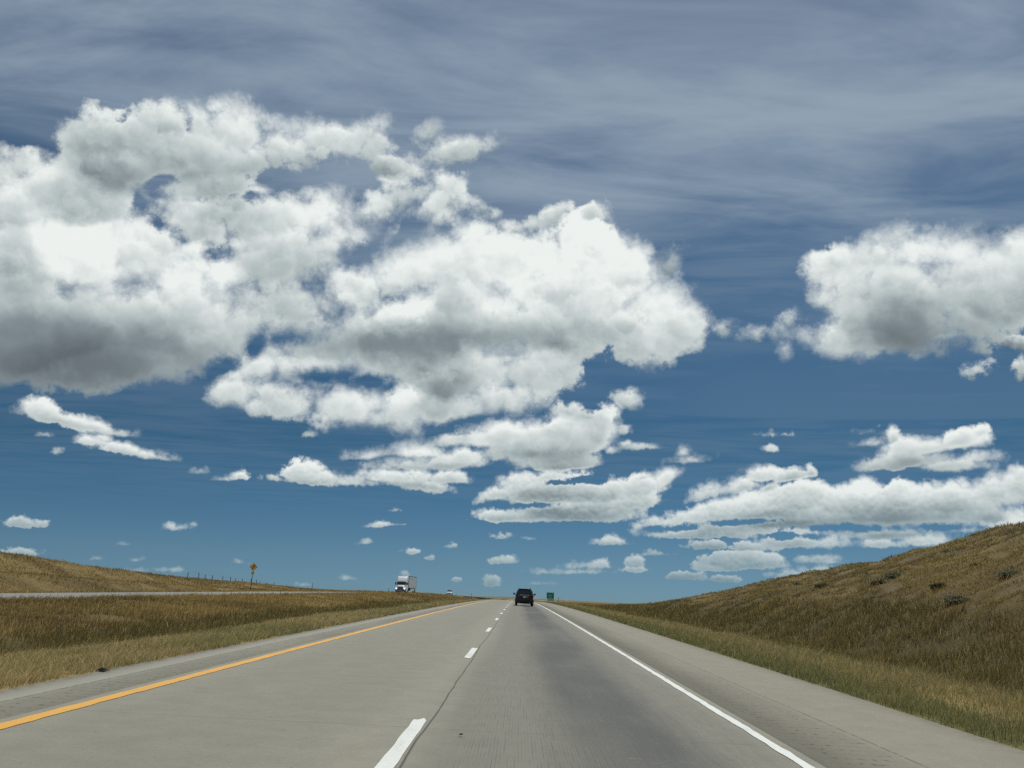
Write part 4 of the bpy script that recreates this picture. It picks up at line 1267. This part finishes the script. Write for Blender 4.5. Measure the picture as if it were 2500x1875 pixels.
# ------------------------------------------------------------------ the black SUV ahead in our lane
def make_suv(x, y):
    z = float(road_z(x, y))
    root = empty('suv', (x, y, z), 0, 'black SUV driving away in the right lane of the highway', 'car', ry=0.018)
    P, T = M['black_paint'], M['trim']
    L = 4.85                                                    # rear bumper at 0, nose at L

    def body(bm):
        add_loft(bm, [rrect(0.06, 0.80, 0.50, 1.06, 0.10, 0.12, 0.78), rrect(0.10, 0.90, 0.42, 1.11, 0.10, 0.12, 0.87), rrect(0.45, 0.955, 0.34, 1.13, 0.09, 0.12, 0.92),
                      rrect(1.3, 0.97, 0.30, 1.12, 0.09, 0.10, 0.93), rrect(3.2, 0.965, 0.30, 1.08, 0.09, 0.10, 0.92), rrect(4.3, 0.93, 0.32, 1.02, 0.12, 0.12, 0.86),
                      rrect(4.72, 0.84, 0.38, 0.90, 0.14, 0.12, 0.76), rrect(4.84, 0.74, 0.46, 0.80, 0.12, 0.10, 0.68)])
    part('body', body, P, root)

    def cabin(bm):
        add_loft(bm, [[(px, 0.30 + (pz - 1.10) * 0.42, pz) for px, _, pz in rrect(0, 0.885, 1.09, 1.70, 0.12, 0.02, 0.66)],
                      rrect(0.95, 0.90, 1.09, 1.765, 0.14, 0.02, 0.70), rrect(2.1, 0.90, 1.09, 1.765, 0.14, 0.02, 0.70),
                      [(px, 3.35 - (pz - 1.09) * 1.15, pz) for px, _, pz in rrect(0, 0.89, 1.07, 1.73, 0.12, 0.02, 0.68)]])
    cab = part('cabin', cabin, P, root)
    # windows lie proud of the cabin skin
    gz0, gz1 = 1.14, 1.60

    def rear_glass(bm):
        def sk(px, py, pz):
            k = (pz - 1.10) * 0.42
            return (px * (1 - (pz - 1.09) * 0.36), py + 0.30 + k, pz)
        add_box(bm, -0.80, 0.80, -0.020, 0.01, gz0, gz1, sk)
    rg = part('rear_window', rear_glass, M['dark_glass'], root, 0.006)
    part('wiper', lambda bm: add_tube(bm, (0.0, 0.265, 1.15), (0.36, 0.300, 1.24), 0.010, 6), T, rg)
    for s in (-1, 1):
        def side(bm, s=s):
            for y0, y1 in ((0.62, 1.12), (1.20, 2.02), (2.10, 2.92)):
                def sk(px, py, pz):
                    wv = 0.90 - (pz - 1.09) * 0.297
                    yy = py - (0.42 if y1 > 2.5 and py > 2.5 else 0) * (pz - gz0) * 1.6 + (0.2 if y0 < 0.7 and py < 0.7 else 0) * (pz - gz0)
                    return (s * (wv + px), yy, pz)
                add_box(bm, -0.01, 0.012, y0, y1, gz0, gz1 + 0.02, sk)
        part('side_window', side, M['dark_glass'], root, 0.004)

        def lamp(bm, s=s):
            add_box(bm, s * 0.50, s * 0.90, 0.020, 0.12, 0.96, 1.07, lambda px, py, pz: (px, py + (0.09 if abs(px) > 0.8 else 0), pz))
            add_box(bm, s * 0.875, s * 0.958, 0.10, 0.44, 0.93, 1.075)
        part('tail_light', lamp, M['red_lens'], root, 0.015)

        def mirror(bm, s=s):
            add_box(bm, s * 1.00, s * 1.20, 2.92, 3.10, 1.09, 1.27)
            add_box(bm, s * 0.90, s * 1.02, 2.98, 3.06, 1.10, 1.16)
        part('wing_mirror', mirror, P, root, 0.035)

        def rail(bm, s=s):
            add_tube(bm, (s * 0.60, 0.72, 1.815), (s * 0.60, 2.35, 1.815), 0.022, 8)
            for yy in (0.78, 1.55, 2.28):
                add_tube(bm, (s * 0.60, yy, 1.74), (s * 0.60, yy, 1.81), 0.024, 8)
        part('roof_rail', rail, T, root)

        for yy in (0.98, 3.82):
            def flare(bm, s=s, yy=yy):
                n = 14
                for k in range(n):
                    a0, a1 = math.pi * k / n, math.pi * (k + 1) / n
                    pts = []
                    for xx in (s * 0.90, s * 0.985):
                        for rr, aa in ((0.385, a0), (0.435, a0), (0.435, a1), (0.385, a1)):
                            pts.append(bm.verts.new((xx, yy + rr * math.cos(aa), 0.36 + rr * math.sin(aa))))
                    for f in ((0, 1, 2, 3), (4, 7, 6, 5), (0, 4, 5, 1), (1, 5, 6, 2), (2, 6, 7, 3), (3, 7, 4, 0)):
                        bm.faces.new([pts[i] for i in f])
            part('wheel_arch', flare, T, root)
        part('exhaust_tip', lambda bm, s=s: add_tube(bm, (s * 0.55, -0.01, 0.40), (s * 0.55, 0.22, 0.40), 0.035, 12), M['chrome'], root)
        for yy in (0.98, 3.82):
            add_wheel(root, s * 0.83, yy, 0.365, 0.25, (M['rubber'], M['alloy']))
    part('bumper', lambda bm: add_loft(bm, [rrect(-0.02, 0.80, 0.40, 0.66, 0.07, 0.07), rrect(0.02, 0.90, 0.36, 0.70, 0.08, 0.08), rrect(0.20, 0.955, 0.34, 0.70, 0.06, 0.06)]), T, root)
    box_part('chrome_strip', (-0.49, 0.49, 0.010, 0.09, 1.072, 1.112), M['chrome'], root, 0.006)
    pl = box_part('licence_plate', (-0.155, 0.155, 0.018, 0.055, 0.82, 0.975), M['plate'], root, 0.004)

    def ink(bm):
        for k, ww in enumerate((0.030, 0.022, 0.032, 0.028, 0.024, 0.030)):
            add_box(bm, -0.125 + k * 0.043, -0.125 + k * 0.043 + ww, 0.0145, 0.019, 0.865, 0.925)
    part('plate_marks', ink, M['plate_ink'], pl, smooth=False)
    part('tailgate_handle', lambda bm: add_box(bm, 0.20, 0.42, 0.012, 0.05, 0.90, 0.935), M['chrome'], root, 0.008)
    part('spoiler', lambda bm: add_box(bm, -0.62, 0.62, 0.42, 0.80, 1.70, 1.755, lambda px, py, pz: (px, py, pz - (0.02 if py < 0.5 else 0))), P, root, 0.02)
    part('aerial', lambda bm: add_tube(bm, (0.0, 1.05, 1.76), (0.0, 0.93, 1.97), 0.010, 6, 0.004), T, root)
    part('underbody', lambda bm: add_box(bm, -0.70, 0.70, 0.5, 4.3, 0.24, 0.36), T, root)
    return root


# ------------------------------------------------------------------ the semi truck coming the other way
def make_truck(x, y):
    z = float(opp_z(x, y))
    rz = math.atan(0.0)
    root = empty('semi_truck', (x, y, z), rz, 'white semi truck with box trailer coming towards us across the median', 'truck')
    W, T, F = M['white_paint'], M['trim'], M['frame_metal']

    # the tractor faces -Y; its bumper is at y = 0
    def hood(bm):
        add_loft(bm, [rrect(0.10, 0.78, 0.95, 1.62, 0.22, 0.10, 0.70), rrect(0.45, 0.92, 0.90, 1.78, 0.22, 0.10, 0.82), rrect(1.9, 1.08, 0.90, 2.02, 0.18, 0.10, 0.96)])
    part('hood', hood, W, root)
    cab = part('cab', lambda bm: add_loft(bm, [[(px, 1.75 + max(0.0, pz - 1.9) * 0.42, pz) for px, _, pz in rrect(0, 1.16, 1.0, 2.86, 0.14, 0.08, 1.08)],
                                               rrect(2.6, 1.22, 0.95, 3.0, 0.14, 0.08, 1.18), rrect(4.9, 1.24, 0.95, 3.02, 0.12, 0.08, 1.22)]), W, root)
    part('roof_fairing', lambda bm: add_loft(bm, [rrect(2.02, 1.02, 2.78, 2.94, 0.05, 0.03, 0.98), rrect(2.55, 1.15, 2.80, 3.55, 0.14, 0.04, 1.06),
                                                  rrect(3.35, 1.24, 2.85, 4.02, 0.14, 0.04, 1.18), rrect(4.85, 1.26, 2.85, 4.10, 0.10, 0.04, 1.24)]), W, root)

    def marks(bm):
        for k, ww in enumerate((0.10, 0.07, 0.11, 0.09, 0.12, 0.08)):
            x0 = -0.42 + k * 0.145
            add_box(bm, x0, x0 + ww, 0, 0.012, 0, 0.10, lambda px, py, pz: (px, 2.235 + pz * 0.70 + py, 3.10 + pz))
    part('fairing_marks', marks, T, root, smooth=False)

    def windscreen(bm):
        def sk(px, py, pz):
            return (px * (1 - (pz - 2.05) * 0.05), py + 1.75 + (pz - 1.9) * 0.42, pz)
        add_box(bm, -1.04, 1.04, -0.03, 0.02, 2.06, 2.74, sk)
    ws = part('windscreen', windscreen, M['dark_glass'], root, 0.02)
    part('sun_visor', lambda bm: add_box(bm, -1.06, 1.06, 1.88, 2.12, 2.76, 2.86, lambda px, py, pz: (px, py, pz - (0.06 if py < 2 else 0))), W, root, 0.02)
    for s in (-1, 1):
        part('side_window', lambda bm, s=s: add_box(bm, s * 1.165, s * 1.235, 2.22, 3.1, 2.05, 2.70), M['dark_glass'], root, 0.02)

        def mir(bm, s=s):
            add_box(bm, s * 1.32, s * 1.56, 1.75, 1.90, 1.95, 2.55)
            add_tube(bm, (s * 1.18, 2.0, 2.45), (s * 1.40, 1.85, 2.45), 0.03, 6)
            add_tube(bm, (s * 1.18, 2.0, 2.02), (s * 1.40, 1.85, 2.02), 0.03, 6)
        part('wing_mirror', mir, T, root, 0.03)

        def fender(bm, s=s):
            add_loft(bm, [[(s * (0.98 + px), py, pz) for px, py, pz in rrect(yy, 0.26, z0, z1, 0.10, 0.03, 0.22)] for yy, z0, z1 in ((0.12, 0.62, 1.18), (0.5, 0.80, 1.42), (1.2, 1.14, 1.50), (1.9, 0.90, 1.42), (2.1, 0.70, 1.3))])
        part('fender', fender, W, root)

        def lamp(bm, s=s):
            add_box(bm, s * 0.80, s * 1.17, 0.02, 0.26, 0.98, 1.18)
        hl = part('headlight', lamp, M['white_lens'], root, 0.03)
        part('bulb', lambda bm, s=s: add_tube(bm, (s * 0.98, 0.012, 1.08), (s * 0.98, 0.05, 1.08), 0.085, 12), M['lit_lamp'], hl)
        part('fog_light', lambda bm, s=s: add_tube(bm, (s * 0.80, -0.10, 0.66), (s * 0.80, 0.02, 0.66), 0.09, 12), M['lit_lamp'] if s > 0 else M['white_lens'], root)
        add_wheel(root, s * 1.04, 1.18, 0.52, 0.30, (M['rubber'], M['alloy']))
        for yy in (4.9, 6.2):
            add_wheel(root, s * 0.92, yy, 0.52, 0.56, (M['rubber'], M['alloy']))
        part('fuel_tank', lambda bm, s=s: add_tube(bm, (s * 0.98, 2.35, 0.72), (s * 0.98, 4.05, 0.72), 0.30, 20), M['chrome'], root)
        part('side_skirt', lambda bm, s=s: add_box(bm, s * 1.16, s * 1.22, 2.25, 4.3, 0.42, 1.05), W, root, 0.02)
    part('grille', lambda bm: [add_box(bm, -0.60, 0.60, 0.055, 0.16, 0.92, 1.55)] + [add_box(bm, -0.56, 0.56, 0.03, 0.07, zz, zz + 0.04) for zz in np.arange(0.98, 1.5, 0.095)], M['grey_bumper'], root, 0.0)
    part('bumper', lambda bm: add_loft(bm, [rrect(-0.12, 0.98, 0.36, 0.84, 0.10, 0.08), rrect(0.02, 1.18, 0.34, 0.88, 0.10, 0.08), rrect(0.45, 1.22, 0.34, 0.88, 0.08, 0.08)]), M['grey_bumper'], root)
    box_part('licence_plate', (-0.16, 0.16, -0.135, -0.118, 0.52, 0.68), M['plate'], root, 0.004)
    part('chassis', lambda bm: [add_box(bm, -0.45, 0.45, 0.5, 7.2, 0.62, 0.92), add_box(bm, -0.9, 0.9, 5.2, 6.0, 0.92, 1.14)], F, root)
    for s in (-1, 1):
        part('exhaust_stack', lambda bm, s=s: add_tube(bm, (s * 1.05, 5.05, 0.9), (s * 1.05, 5.05, 3.6), 0.07, 10), M['chrome'], root)
    # the trailer
    tr = part('trailer', lambda bm: add_box(bm, -1.295, 1.295, 5.45, 21.6, 1.18, 4.11), M['trailer_skin'], root, 0.03)

    def rails(bm):
        for s in (-1, 1):
            add_box(bm, s * 1.285, s * 1.312, 5.44, 21.61, 4.02, 4.125)
            add_box(bm, s * 1.285, s * 1.312, 5.44, 21.61, 1.15, 1.30)
            add_box(bm, s * 1.235, s * 1.314, 5.43, 5.55, 1.30, 4.02)
            add_box(bm, s * 1.235, s * 1.314, 21.50, 21.62, 1.30, 4.02)
        add_box(bm, -1.30, 1.30, 5.425, 5.47, 4.02, 4.125)
    part('trailer_rails', rails, M['frame_metal'], tr, smooth=False)

    def panels(bm):
        for s in (-1, 1):
            for k in range(1, 13):
                yy = 5.45 + k * 1.24
                add_box(bm, s * 1.290, s * 1.301, yy - 0.02, yy + 0.02, 1.31, 4.0)
    part('panel_seams', panels, M['grey_bumper'], tr, smooth=False)
    for s in (-1, 1):
        box_part('landing_leg', (s * 0.85 - 0.07, s * 0.85 + 0.07, 8.6, 8.74, 0.25, 1.2), F, root)
        part('skirt', lambda bm, s=s: add_box(bm, s * 1.25, s * 1.28, 9.4, 17.6, 0.45, 1.16), M['trailer_skin'], root)
        for yy in (18.5, 19.8):
            add_wheel(root, s * 0.95, yy, 0.51, 0.56, (M['rubber'], M['alloy']))
    part('trailer_bogie', lambda bm: add_box(bm, -0.55, 0.55, 17.9, 20.5, 0.60, 1.18), F, root)
    return root


# ------------------------------------------------------------------ the white car behind the truck
def make_white_car(x, y):
    z = float(opp_z(x, y))
    root = empty('oncoming_car', (x, y, z), 0.03, 'small bright white car half hidden by the median grass behind the truck', 'car')
    W = M['white_paint']
    part('body', lambda bm: add_loft(bm, [rrect(0.02, 0.72, 0.42, 0.72, 0.10, 0.08, 0.66), rrect(0.18, 0.84, 0.30, 0.84, 0.10, 0.08, 0.78), rrect(1.3, 0.92, 0.26, 1.00, 0.08, 0.08, 0.86),
                                          rrect(3.4, 0.93, 0.26, 1.03, 0.08, 0.08, 0.87), rrect(4.5, 0.88, 0.30, 1.04, 0.10, 0.08, 0.82), rrect(4.75, 0.78, 0.40, 0.96, 0.10, 0.08, 0.72)]), W, root)
    part('cabin', lambda bm: add_loft(bm, [[(px, 1.32 + (pz - 0.98) * 1.35, pz) for px, _, pz in rrect(0, 0.84, 0.98, 1.46, 0.10, 0.02, 0.60)],
                                           rrect(2.2, 0.85, 0.98, 1.50, 0.12, 0.02, 0.62), [(px, 4.1 - (pz - 0.98) * 1.3, pz) for px, _, pz in rrect(0, 0.84, 0.98, 1.46, 0.10, 0.02, 0.60)]]), M['black_paint'], root)

    def glass(bm):
        add_box(bm, -0.76, 0.76, -0.03, 0.01, 1.03, 1.42, lambda px, py, pz: (px * (1 - (pz - 0.98) * 0.45), py + 1.32 + (pz - 0.98) * 1.35, pz))
    part('windscreen', glass, M['dark_glass'], root, 0.01)
    for s in (-1, 1):
        hl = part('headlight', lambda bm, s=s: add_box(bm, s * 0.52, s * 0.82, 0.03, 0.22, 0.62, 0.75), M['white_lens'], root, 0.03)
        part('wing_mirror', lambda bm, s=s: add_box(bm, s * 0.90, s * 1.08, 1.55, 1.70, 1.00, 1.14), W, root, 0.03)
        for yy in (0.92, 3.75):
            add_wheel(root, s * 0.80, yy, 0.33, 0.22, (M['rubber'], M['alloy']))
    part('grille', lambda bm: add_box(bm, -0.42, 0.42, -0.005, 0.08, 0.46, 0.58), M['trim'], root, 0.01)
    return root


# ------------------------------------------------------------------ signs, posts, fences, lone weeds
def make_curve_sign(x, y):
    z = float(ground_z(x, y))
    root = empty('warning_sign', (x, y, z), 0.20, 'yellow diamond sign with a winding arrow above a small plaque on a leaning post', 'road sign', ry=0.035)
    part('post', lambda bm: add_box(bm, -0.045, 0.045, -0.02, 0.025, -0.4, 4.35), M['rust_post'], root)
    c, h = 3.95, 0.655

    def diamond(bm, r, y0, y1):
        v = [[bm.verts.new((dx * r, yy, c + dz * r)) for dx, dz in ((0, -1), (1, 0), (0, 1), (-1, 0))] for yy in (y0, y1)]
        bm.faces.new(v[0])
        bm.faces.new(v[1][::-1])
        for k in range(4):
            bm.faces.new((v[0][k], v[1][k], v[1][(k + 1) % 4], v[0][(k + 1) % 4]))
    pl = part('sign_panel', lambda bm: diamond(bm, h, -0.034, -0.022), M['sign_yellow'], root, smooth=False)

    def ribbon(bm, pts, w, y0, y1):
        for (x0, z0), (x1, z1) in zip(pts[:-1], pts[1:]):
            d = Vector((x1 - x0, z1 - z0))
            n = Vector((-d.y, d.x)).normalized() * w / 2
            e = d.normalized() * w * 0.18
            q = [(x0 + n.x - e.x, z0 + n.y - e.y), (x0 - n.x - e.x, z0 - n.y - e.y), (x1 - n.x + e.x, z1 - n.y + e.y), (x1 + n.x + e.x, z1 + n.y + e.y)]
            v = [[bm.verts.new((a, yy, c + b_)) for a, b_ in q] for yy in (y0, y1)]
            bm.faces.new(v[0])
            bm.faces.new(v[1][::-1])
            for k in range(4):
                bm.faces.new((v[0][k], v[1][k], v[1][(k + 1) % 4], v[0][(k + 1) % 4]))

    def arrow(bm):
        path = [(-0.15, -0.36), (-0.15, -0.20), (-0.12, -0.09), (-0.04, -0.03), (0.05, 0.01), (0.11, 0.07), (0.12, 0.16)]
        ribbon(bm, path, 0.115, -0.042, -0.0345)
        v = [[bm.verts.new((a, yy, c + b_)) for a, b_ in ((-0.02, 0.14), (0.26, 0.14), (0.12, 0.38))] for yy in (-0.043, -0.0345)]
        bm.faces.new(v[0])
        bm.faces.new(v[1][::-1])
        for k in range(3):
            bm.faces.new((v[0][k], v[1][k], v[1][(k + 1) % 3], v[0][(k + 1) % 3]))
    part('arrow', arrow, M['sign_black'], pl, smooth=False)

    def border(bm):
        r = h - 0.04
        p = [(0, -r), (r, 0), (0, r), (-r, 0), (0, -r)]
        ribbon(bm, p, 0.025, -0.0395, -0.0345)
    part('border', border, M['sign_black'], pl, smooth=False)
    pq = box_part('plaque', (-0.25, 0.25, -0.034, -0.022, 2.72, 3.20), M['plaque_yellow'], root)

    def marks(bm):
        for x0, x1, z0, z1 in ((-0.15, -0.03, 2.98, 3.10), (0.03, 0.15, 2.98, 3.10), (-0.17, 0.17, 2.82, 2.88)):
            add_box(bm, x0, x1, -0.041, -0.0345, z0, z1)
    part('plaque_marks', marks, M['sign_black'], pq, smooth=False)


def make_guide_sign(x, y):
    z = float(ground_z(x, y))
    top = CAM_H - 0.0016 * y - z                # its upper edge stands just above the crest of the road
    root = empty('guide_sign', (x, y, z), -0.02, 'green highway sign with white lettering over a blue panel beside the crest', 'road sign')
    H, Wd = 2.05, 2.55
    t = 3.42
    for s in (-1, 1):
        part('post', lambda bm, s=s: add_box(bm, s * 0.85 - 0.06, s * 0.85 + 0.06, 0.0, 0.12, -0.5, t - 0.15), M['galv'], root)
    pn = box_part('sign_panel', (-Wd / 2, Wd / 2, -0.04, -0.004, t - H, t), M['sign_green'], root, 0.012)

    def legend(bm):
        y0, y1 = -0.05, -0.0405
        # two short white lines of legend, too far off to read
        for zz, hh, x0, ws in ((t - 1.08, 0.26, -0.58, (0.20, 0.13, 0.22, 0.13, 0.20)), (t - 1.66, 0.24, -0.60, (0.07, 0.22, 0.07, 0.06, 0.16))):
            xx = x0
            for k, w_ in enumerate(ws):
                add_box(bm, xx, xx + w_, y0, y1, zz, zz + hh * (1.0 if k in (0, 3) else 0.78))
                xx += w_ + 0.08 + (0.14 if (hh == 0.24 and k == 0) else 0)
        # thin white border
        for x0, x1, z0, z1 in ((-1.20, 1.20, t - 0.09, t - 0.05), (-1.20, 1.20, t - H + 0.05, t - H + 0.09), (-1.20, -1.16, t - H + 0.09, t - 0.09), (1.16, 1.20, t - H + 0.09, t - 0.09)):
            add_box(bm, x0, x1, y0, y1, z0, z1)
    part('legend', legend, M['sign_white'], pn, smooth=False)

    for x0, x1 in ((-1.24, -1.04), (-0.62, -0.42), (-0.05, 0.10), (0.42, 0.56), (1.02, 1.22)):
        box_part('sign_tab', (x0, x1, -0.036, -0.006, t + 0.003, t + 0.16), M['sign_green'], root)
    bl = box_part('blue_panel', (-0.80, 1.18, -0.036, -0.006, t - H - 0.66, t - H - 0.03), M['sign_blue'], root, 0.01)
    for a in (-0.62, -0.08, 0.50):
        box_part('panel_mark', (a, a + 0.38, -0.046, -0.0365, t - H - 0.52, t - H - 0.16), M['sign_white'], bl)


def make_delineators():
    spots = [(-34.6, 231, True, 'dark delineator post standing across the road from the cab of the white semi truck', 1.55),
             (-14.2, 262, True, 'dark delineator post in the median between the white car and the black SUV', 1.8),
             (10.2, 222, True, 'thin brown delineator post beside the green highway sign', 1.55),
             (-46.0, 193, True, 'dark short post at the berm end between the diamond sign and the truck', 1.9)]
    proto = None
    for (x, y, refl, lab, h) in spots:
        z = float(ground_z(x, y))
        r = empty('delineator_post', (x, y, z), 0, lab, 'marker post', 'delineator posts along the highway', ry=0.04)
        r.scale = (1, 1, h / 1.5)
        if proto is None:
            ch = [box_part('post', (-0.05, 0.05, -0.03, 0.03, -0.3, 1.5), M['rust_post'], r, 0.006),
                  part('reflector', lambda bm: add_tube(bm, (0, -0.045, 1.36), (0, -0.031, 1.36), 0.045, 12), M['sign_white'], r)]
            proto = ch
        else:
            for c in proto:
                k = c.copy()
                COL.objects.link(k)
                k.parent = r


def make_fence(name, pts, h, label, wires=(0.35, 0.62, 0.9, 1.12), r=0.075):
    z0 = [float(ground_z(x, y)) for x, y in pts]
    root = empty(name, (pts[0][0], pts[0][1], z0[0]), 0, label, 'fence')
    o = Vector((pts[0][0], pts[0][1], z0[0]))
    rnd = random.Random(len(pts))
    tops = []
    base = None
    for (x, y), z in zip(pts, z0):
        hh = h * rnd.uniform(0.88, 1.18)
        lean = Vector((rnd.uniform(-0.05, 0.05), rnd.uniform(-0.05, 0.05), 1)).normalized()
        if base is None:
            base = part('fence_post', lambda bm: add_tube(bm, (0, 0, -0.3), (0, 0, 1.0), r, 8, r * 0.9), M['post_wood'], root)
            p = base
        else:
            p = base.copy()
            COL.objects.link(p)
            p.parent = root
        p.location = Vector((x, y, z)) - o
        p.rotation_euler = lean.to_track_quat('Z', 'Y').to_euler()
        p.scale = (1, 1, hh)
        tops.append((Vector((x, y, z)) - o, hh))
    for w in wires:
        def wire(bm, w=w):
            for (a, _), (c, _) in zip(tops[:-1], tops[1:]):
                add_tube(bm, a + Vector((0, 0, w * h)), c + Vector((0, 0, w * h)), 0.006, 5)
        part('wire', wire, M['galv'], root)


def make_plant(name, x, y, h, w, n, cols, label, cat, sticky):
    """A lone shrub or weed of many thin stems with leaves."""
    z = float(ground_z(x, y)) - 0.03
    root = empty(name, (x, y, z), 0, label, cat)
    stem_m, leaf_m = simple(name + '_stem', cols[0], 0.85, spec=0.1), simple(name + '_leaf', cols[1], 0.8, spec=0.1)
    rnd = random.Random(int(x * 10 + y))
    tips = []

    def stems(bm):
        for k in range(n):
            a = rnd.uniform(0, 2 * math.pi)
            rr = w * math.sqrt(rnd.random())
            hh = h * rnd.uniform(0.55, 1.0) * (1 - 0.4 * rr / w)
            mid = Vector((rr * 0.45 * math.cos(a), rr * 0.45 * math.sin(a), hh * 0.55))
            tip = Vector((rr * math.cos(a), rr * math.sin(a), hh))
            add_tube(bm, (0.1 * rr * math.cos(a), 0.1 * rr * math.sin(a), 0), mid, 0.016, 5, 0.012)
            add_tube(bm, mid, tip, 0.012, 5, 0.006)
            tips.append((mid, tip))
    part('stem', stems, stem_m, root)

    def leaves(bm):
        for mid, tip in tips:
            for k in range(26 if not sticky else 9):
                t = rnd.random() ** 0.7
                p = mid.lerp(tip, t) + Vector((rnd.gauss(0, 0.09), rnd.gauss(0, 0.09), rnd.gauss(0, 0.06)))
                d = Vector((rnd.gauss(0, 1), rnd.gauss(0, 1), rnd.gauss(0.4, 0.7))).normalized() * rnd.uniform(0.05, 0.12)
                s = d.orthogonal().normalized() * 0.022
                bm.faces.new([bm.verts.new(q) for q in (p - s, p + s, p + d + s * 0.3, p + d - s * 0.3)])
    part('foliage', leaves, leaf_m, root, smooth=False)


def make_debris(name, x, y, label, cat, kind):
    z = float(road_z(x, y)) if ROAD_L < x < ROAD_R else float(ground_z(x, y))
    rnd = random.Random(int(abs(x) * 100 + y * 10))

    def lump(bm):
        if kind == 'rag':
            n = 9
            g = [[bm.verts.new((0.19 * (i / n - 0.5) + rnd.uniform(-0.01, 0.01), 0.11 * (j / 4 - 0.5), 0.004 + 0.04 * (1 - (2 * i / n - 1) ** 2) * (1 - (j / 2 - 1) ** 2) + rnd.uniform(0, 0.012))) for j in range(5)] for i in range(n + 1)]
            for i in range(n):
                for j in range(4):
                    bm.faces.new((g[i][j], g[i + 1][j], g[i + 1][j + 1], g[i][j + 1]))
            bmesh.ops.solidify(bm, geom=bm.faces[:], thickness=0.012)
        else:
            bmesh.ops.create_icosphere(bm, subdivisions=2, radius=0.016)
            for v in bm.verts:
                v.co = Vector((v.co.x * 1.6, v.co.y, v.co.z * 0.45)) * rnd.uniform(0.85, 1.15) + Vector((0, 0, 0.02))
    bm = bmesh.new()
    lump(bm)
    o = bm_obj(name, bm, M['rubber'], None)
    o.location = (x, y, z + 0.004)
    o.rotation_euler = (0, 0, rnd.uniform(0, 3))
    tag(o, label, cat)


make_materials()
make_suv(0.62, 90.0)
make_truck(-28.5, 209.0)
make_white_car(-21.2, 266.0)
make_curve_sign(-45.15, 146.0)
make_guide_sign(11.0, 300.0)
make_delineators()
make_fence('berm_fence', [(-66.0 + 0.4 * math.sin(k * 1.7), 172 + 5.0 * k) for k in range(13)], 1.35, 'wire fence with dark posts along the crest of the berm behind the diamond sign')
make_fence('field_fence', [(47.0 + 5.4 * k, 235 + 2.0 * k) for k in range(12)], 1.45, 'wire fence with dark posts on the plain beyond the cut bank')
make_plant('shrub', 31.2, 97.5, 0.75, 0.55, 26, ((0.05, 0.04, 0.03), (0.045, 0.040, 0.026)), 'low dark shrub on the skyline of the cut bank', 'shrub', False)
make_plant('tall_weed', 31.0, 92.6, 1.35, 0.30, 9, ((0.10, 0.075, 0.05), (0.12, 0.09, 0.055)), 'tall thin weed on the skyline of the cut bank near the dark shrub', 'weed', True)
SAGE = [(14.8, 29.5), (16.6, 34.5), (19, 44), (17, 41), (20, 62), (15.6, 26), (18.2, 52), (17.5, 31), (19.6, 37.2)]
sage_label = 'low grey green sagebrush clump growing on the cut bank'
make_plant('sagebrush', SAGE[0][0], SAGE[0][1], 0.24, 0.34, 46, ((0.10, 0.08, 0.05), (0.19, 0.18, 0.105)), sage_label, 'shrub', False)
sage = bpy.data.objects['sagebrush']
sage['group'] = 'sagebrush clumps on the cut bank'
rs = random.Random(9)
for (sx, sy) in SAGE[1:]:
    r = sage.copy()
    COL.objects.link(r)
    r.location = (sx, sy, float(ground_z(sx, sy)) - 0.03)
    r.rotation_euler = (0, 0, rs.uniform(0, 6.28))
    k_ = rs.uniform(0.6, 1.25)
    r.scale = (k_ * rs.uniform(0.9, 1.3), k_ * rs.uniform(0.9, 1.3), k_)
    for ch in list(sage.children):
        c_ = ch.copy()
        COL.objects.link(c_)
        c_.parent = r
make_debris('tyre_scrap', -5.90, 12.6, 'black scrap of tyre rubber at the edge of the median grass', 'debris', 'rag')
make_debris('rubber_chunk', -0.52, 8.75, 'small dark rubber chunk on the right lane ahead of the stripe', 'debris', 'chunk')

# ------------------------------------------------------------------ render settings
scene.view_settings.view_transform = 'Standard'
scene.view_settings.look = 'None'
scene.view_settings.exposure = 0.0
scene.view_settings.gamma = 1.0
scene.render.engine = 'CYCLES'
scene.cycles.use_adaptive_sampling = True
scene.cycles.adaptive_threshold = 0.015
scene.cycles.adaptive_min_samples = 12
scene.cycles.max_bounces = 6
scene.cycles.diffuse_bounces = 3
scene.cycles.use_denoising = False
scene.render.film_transparent = False
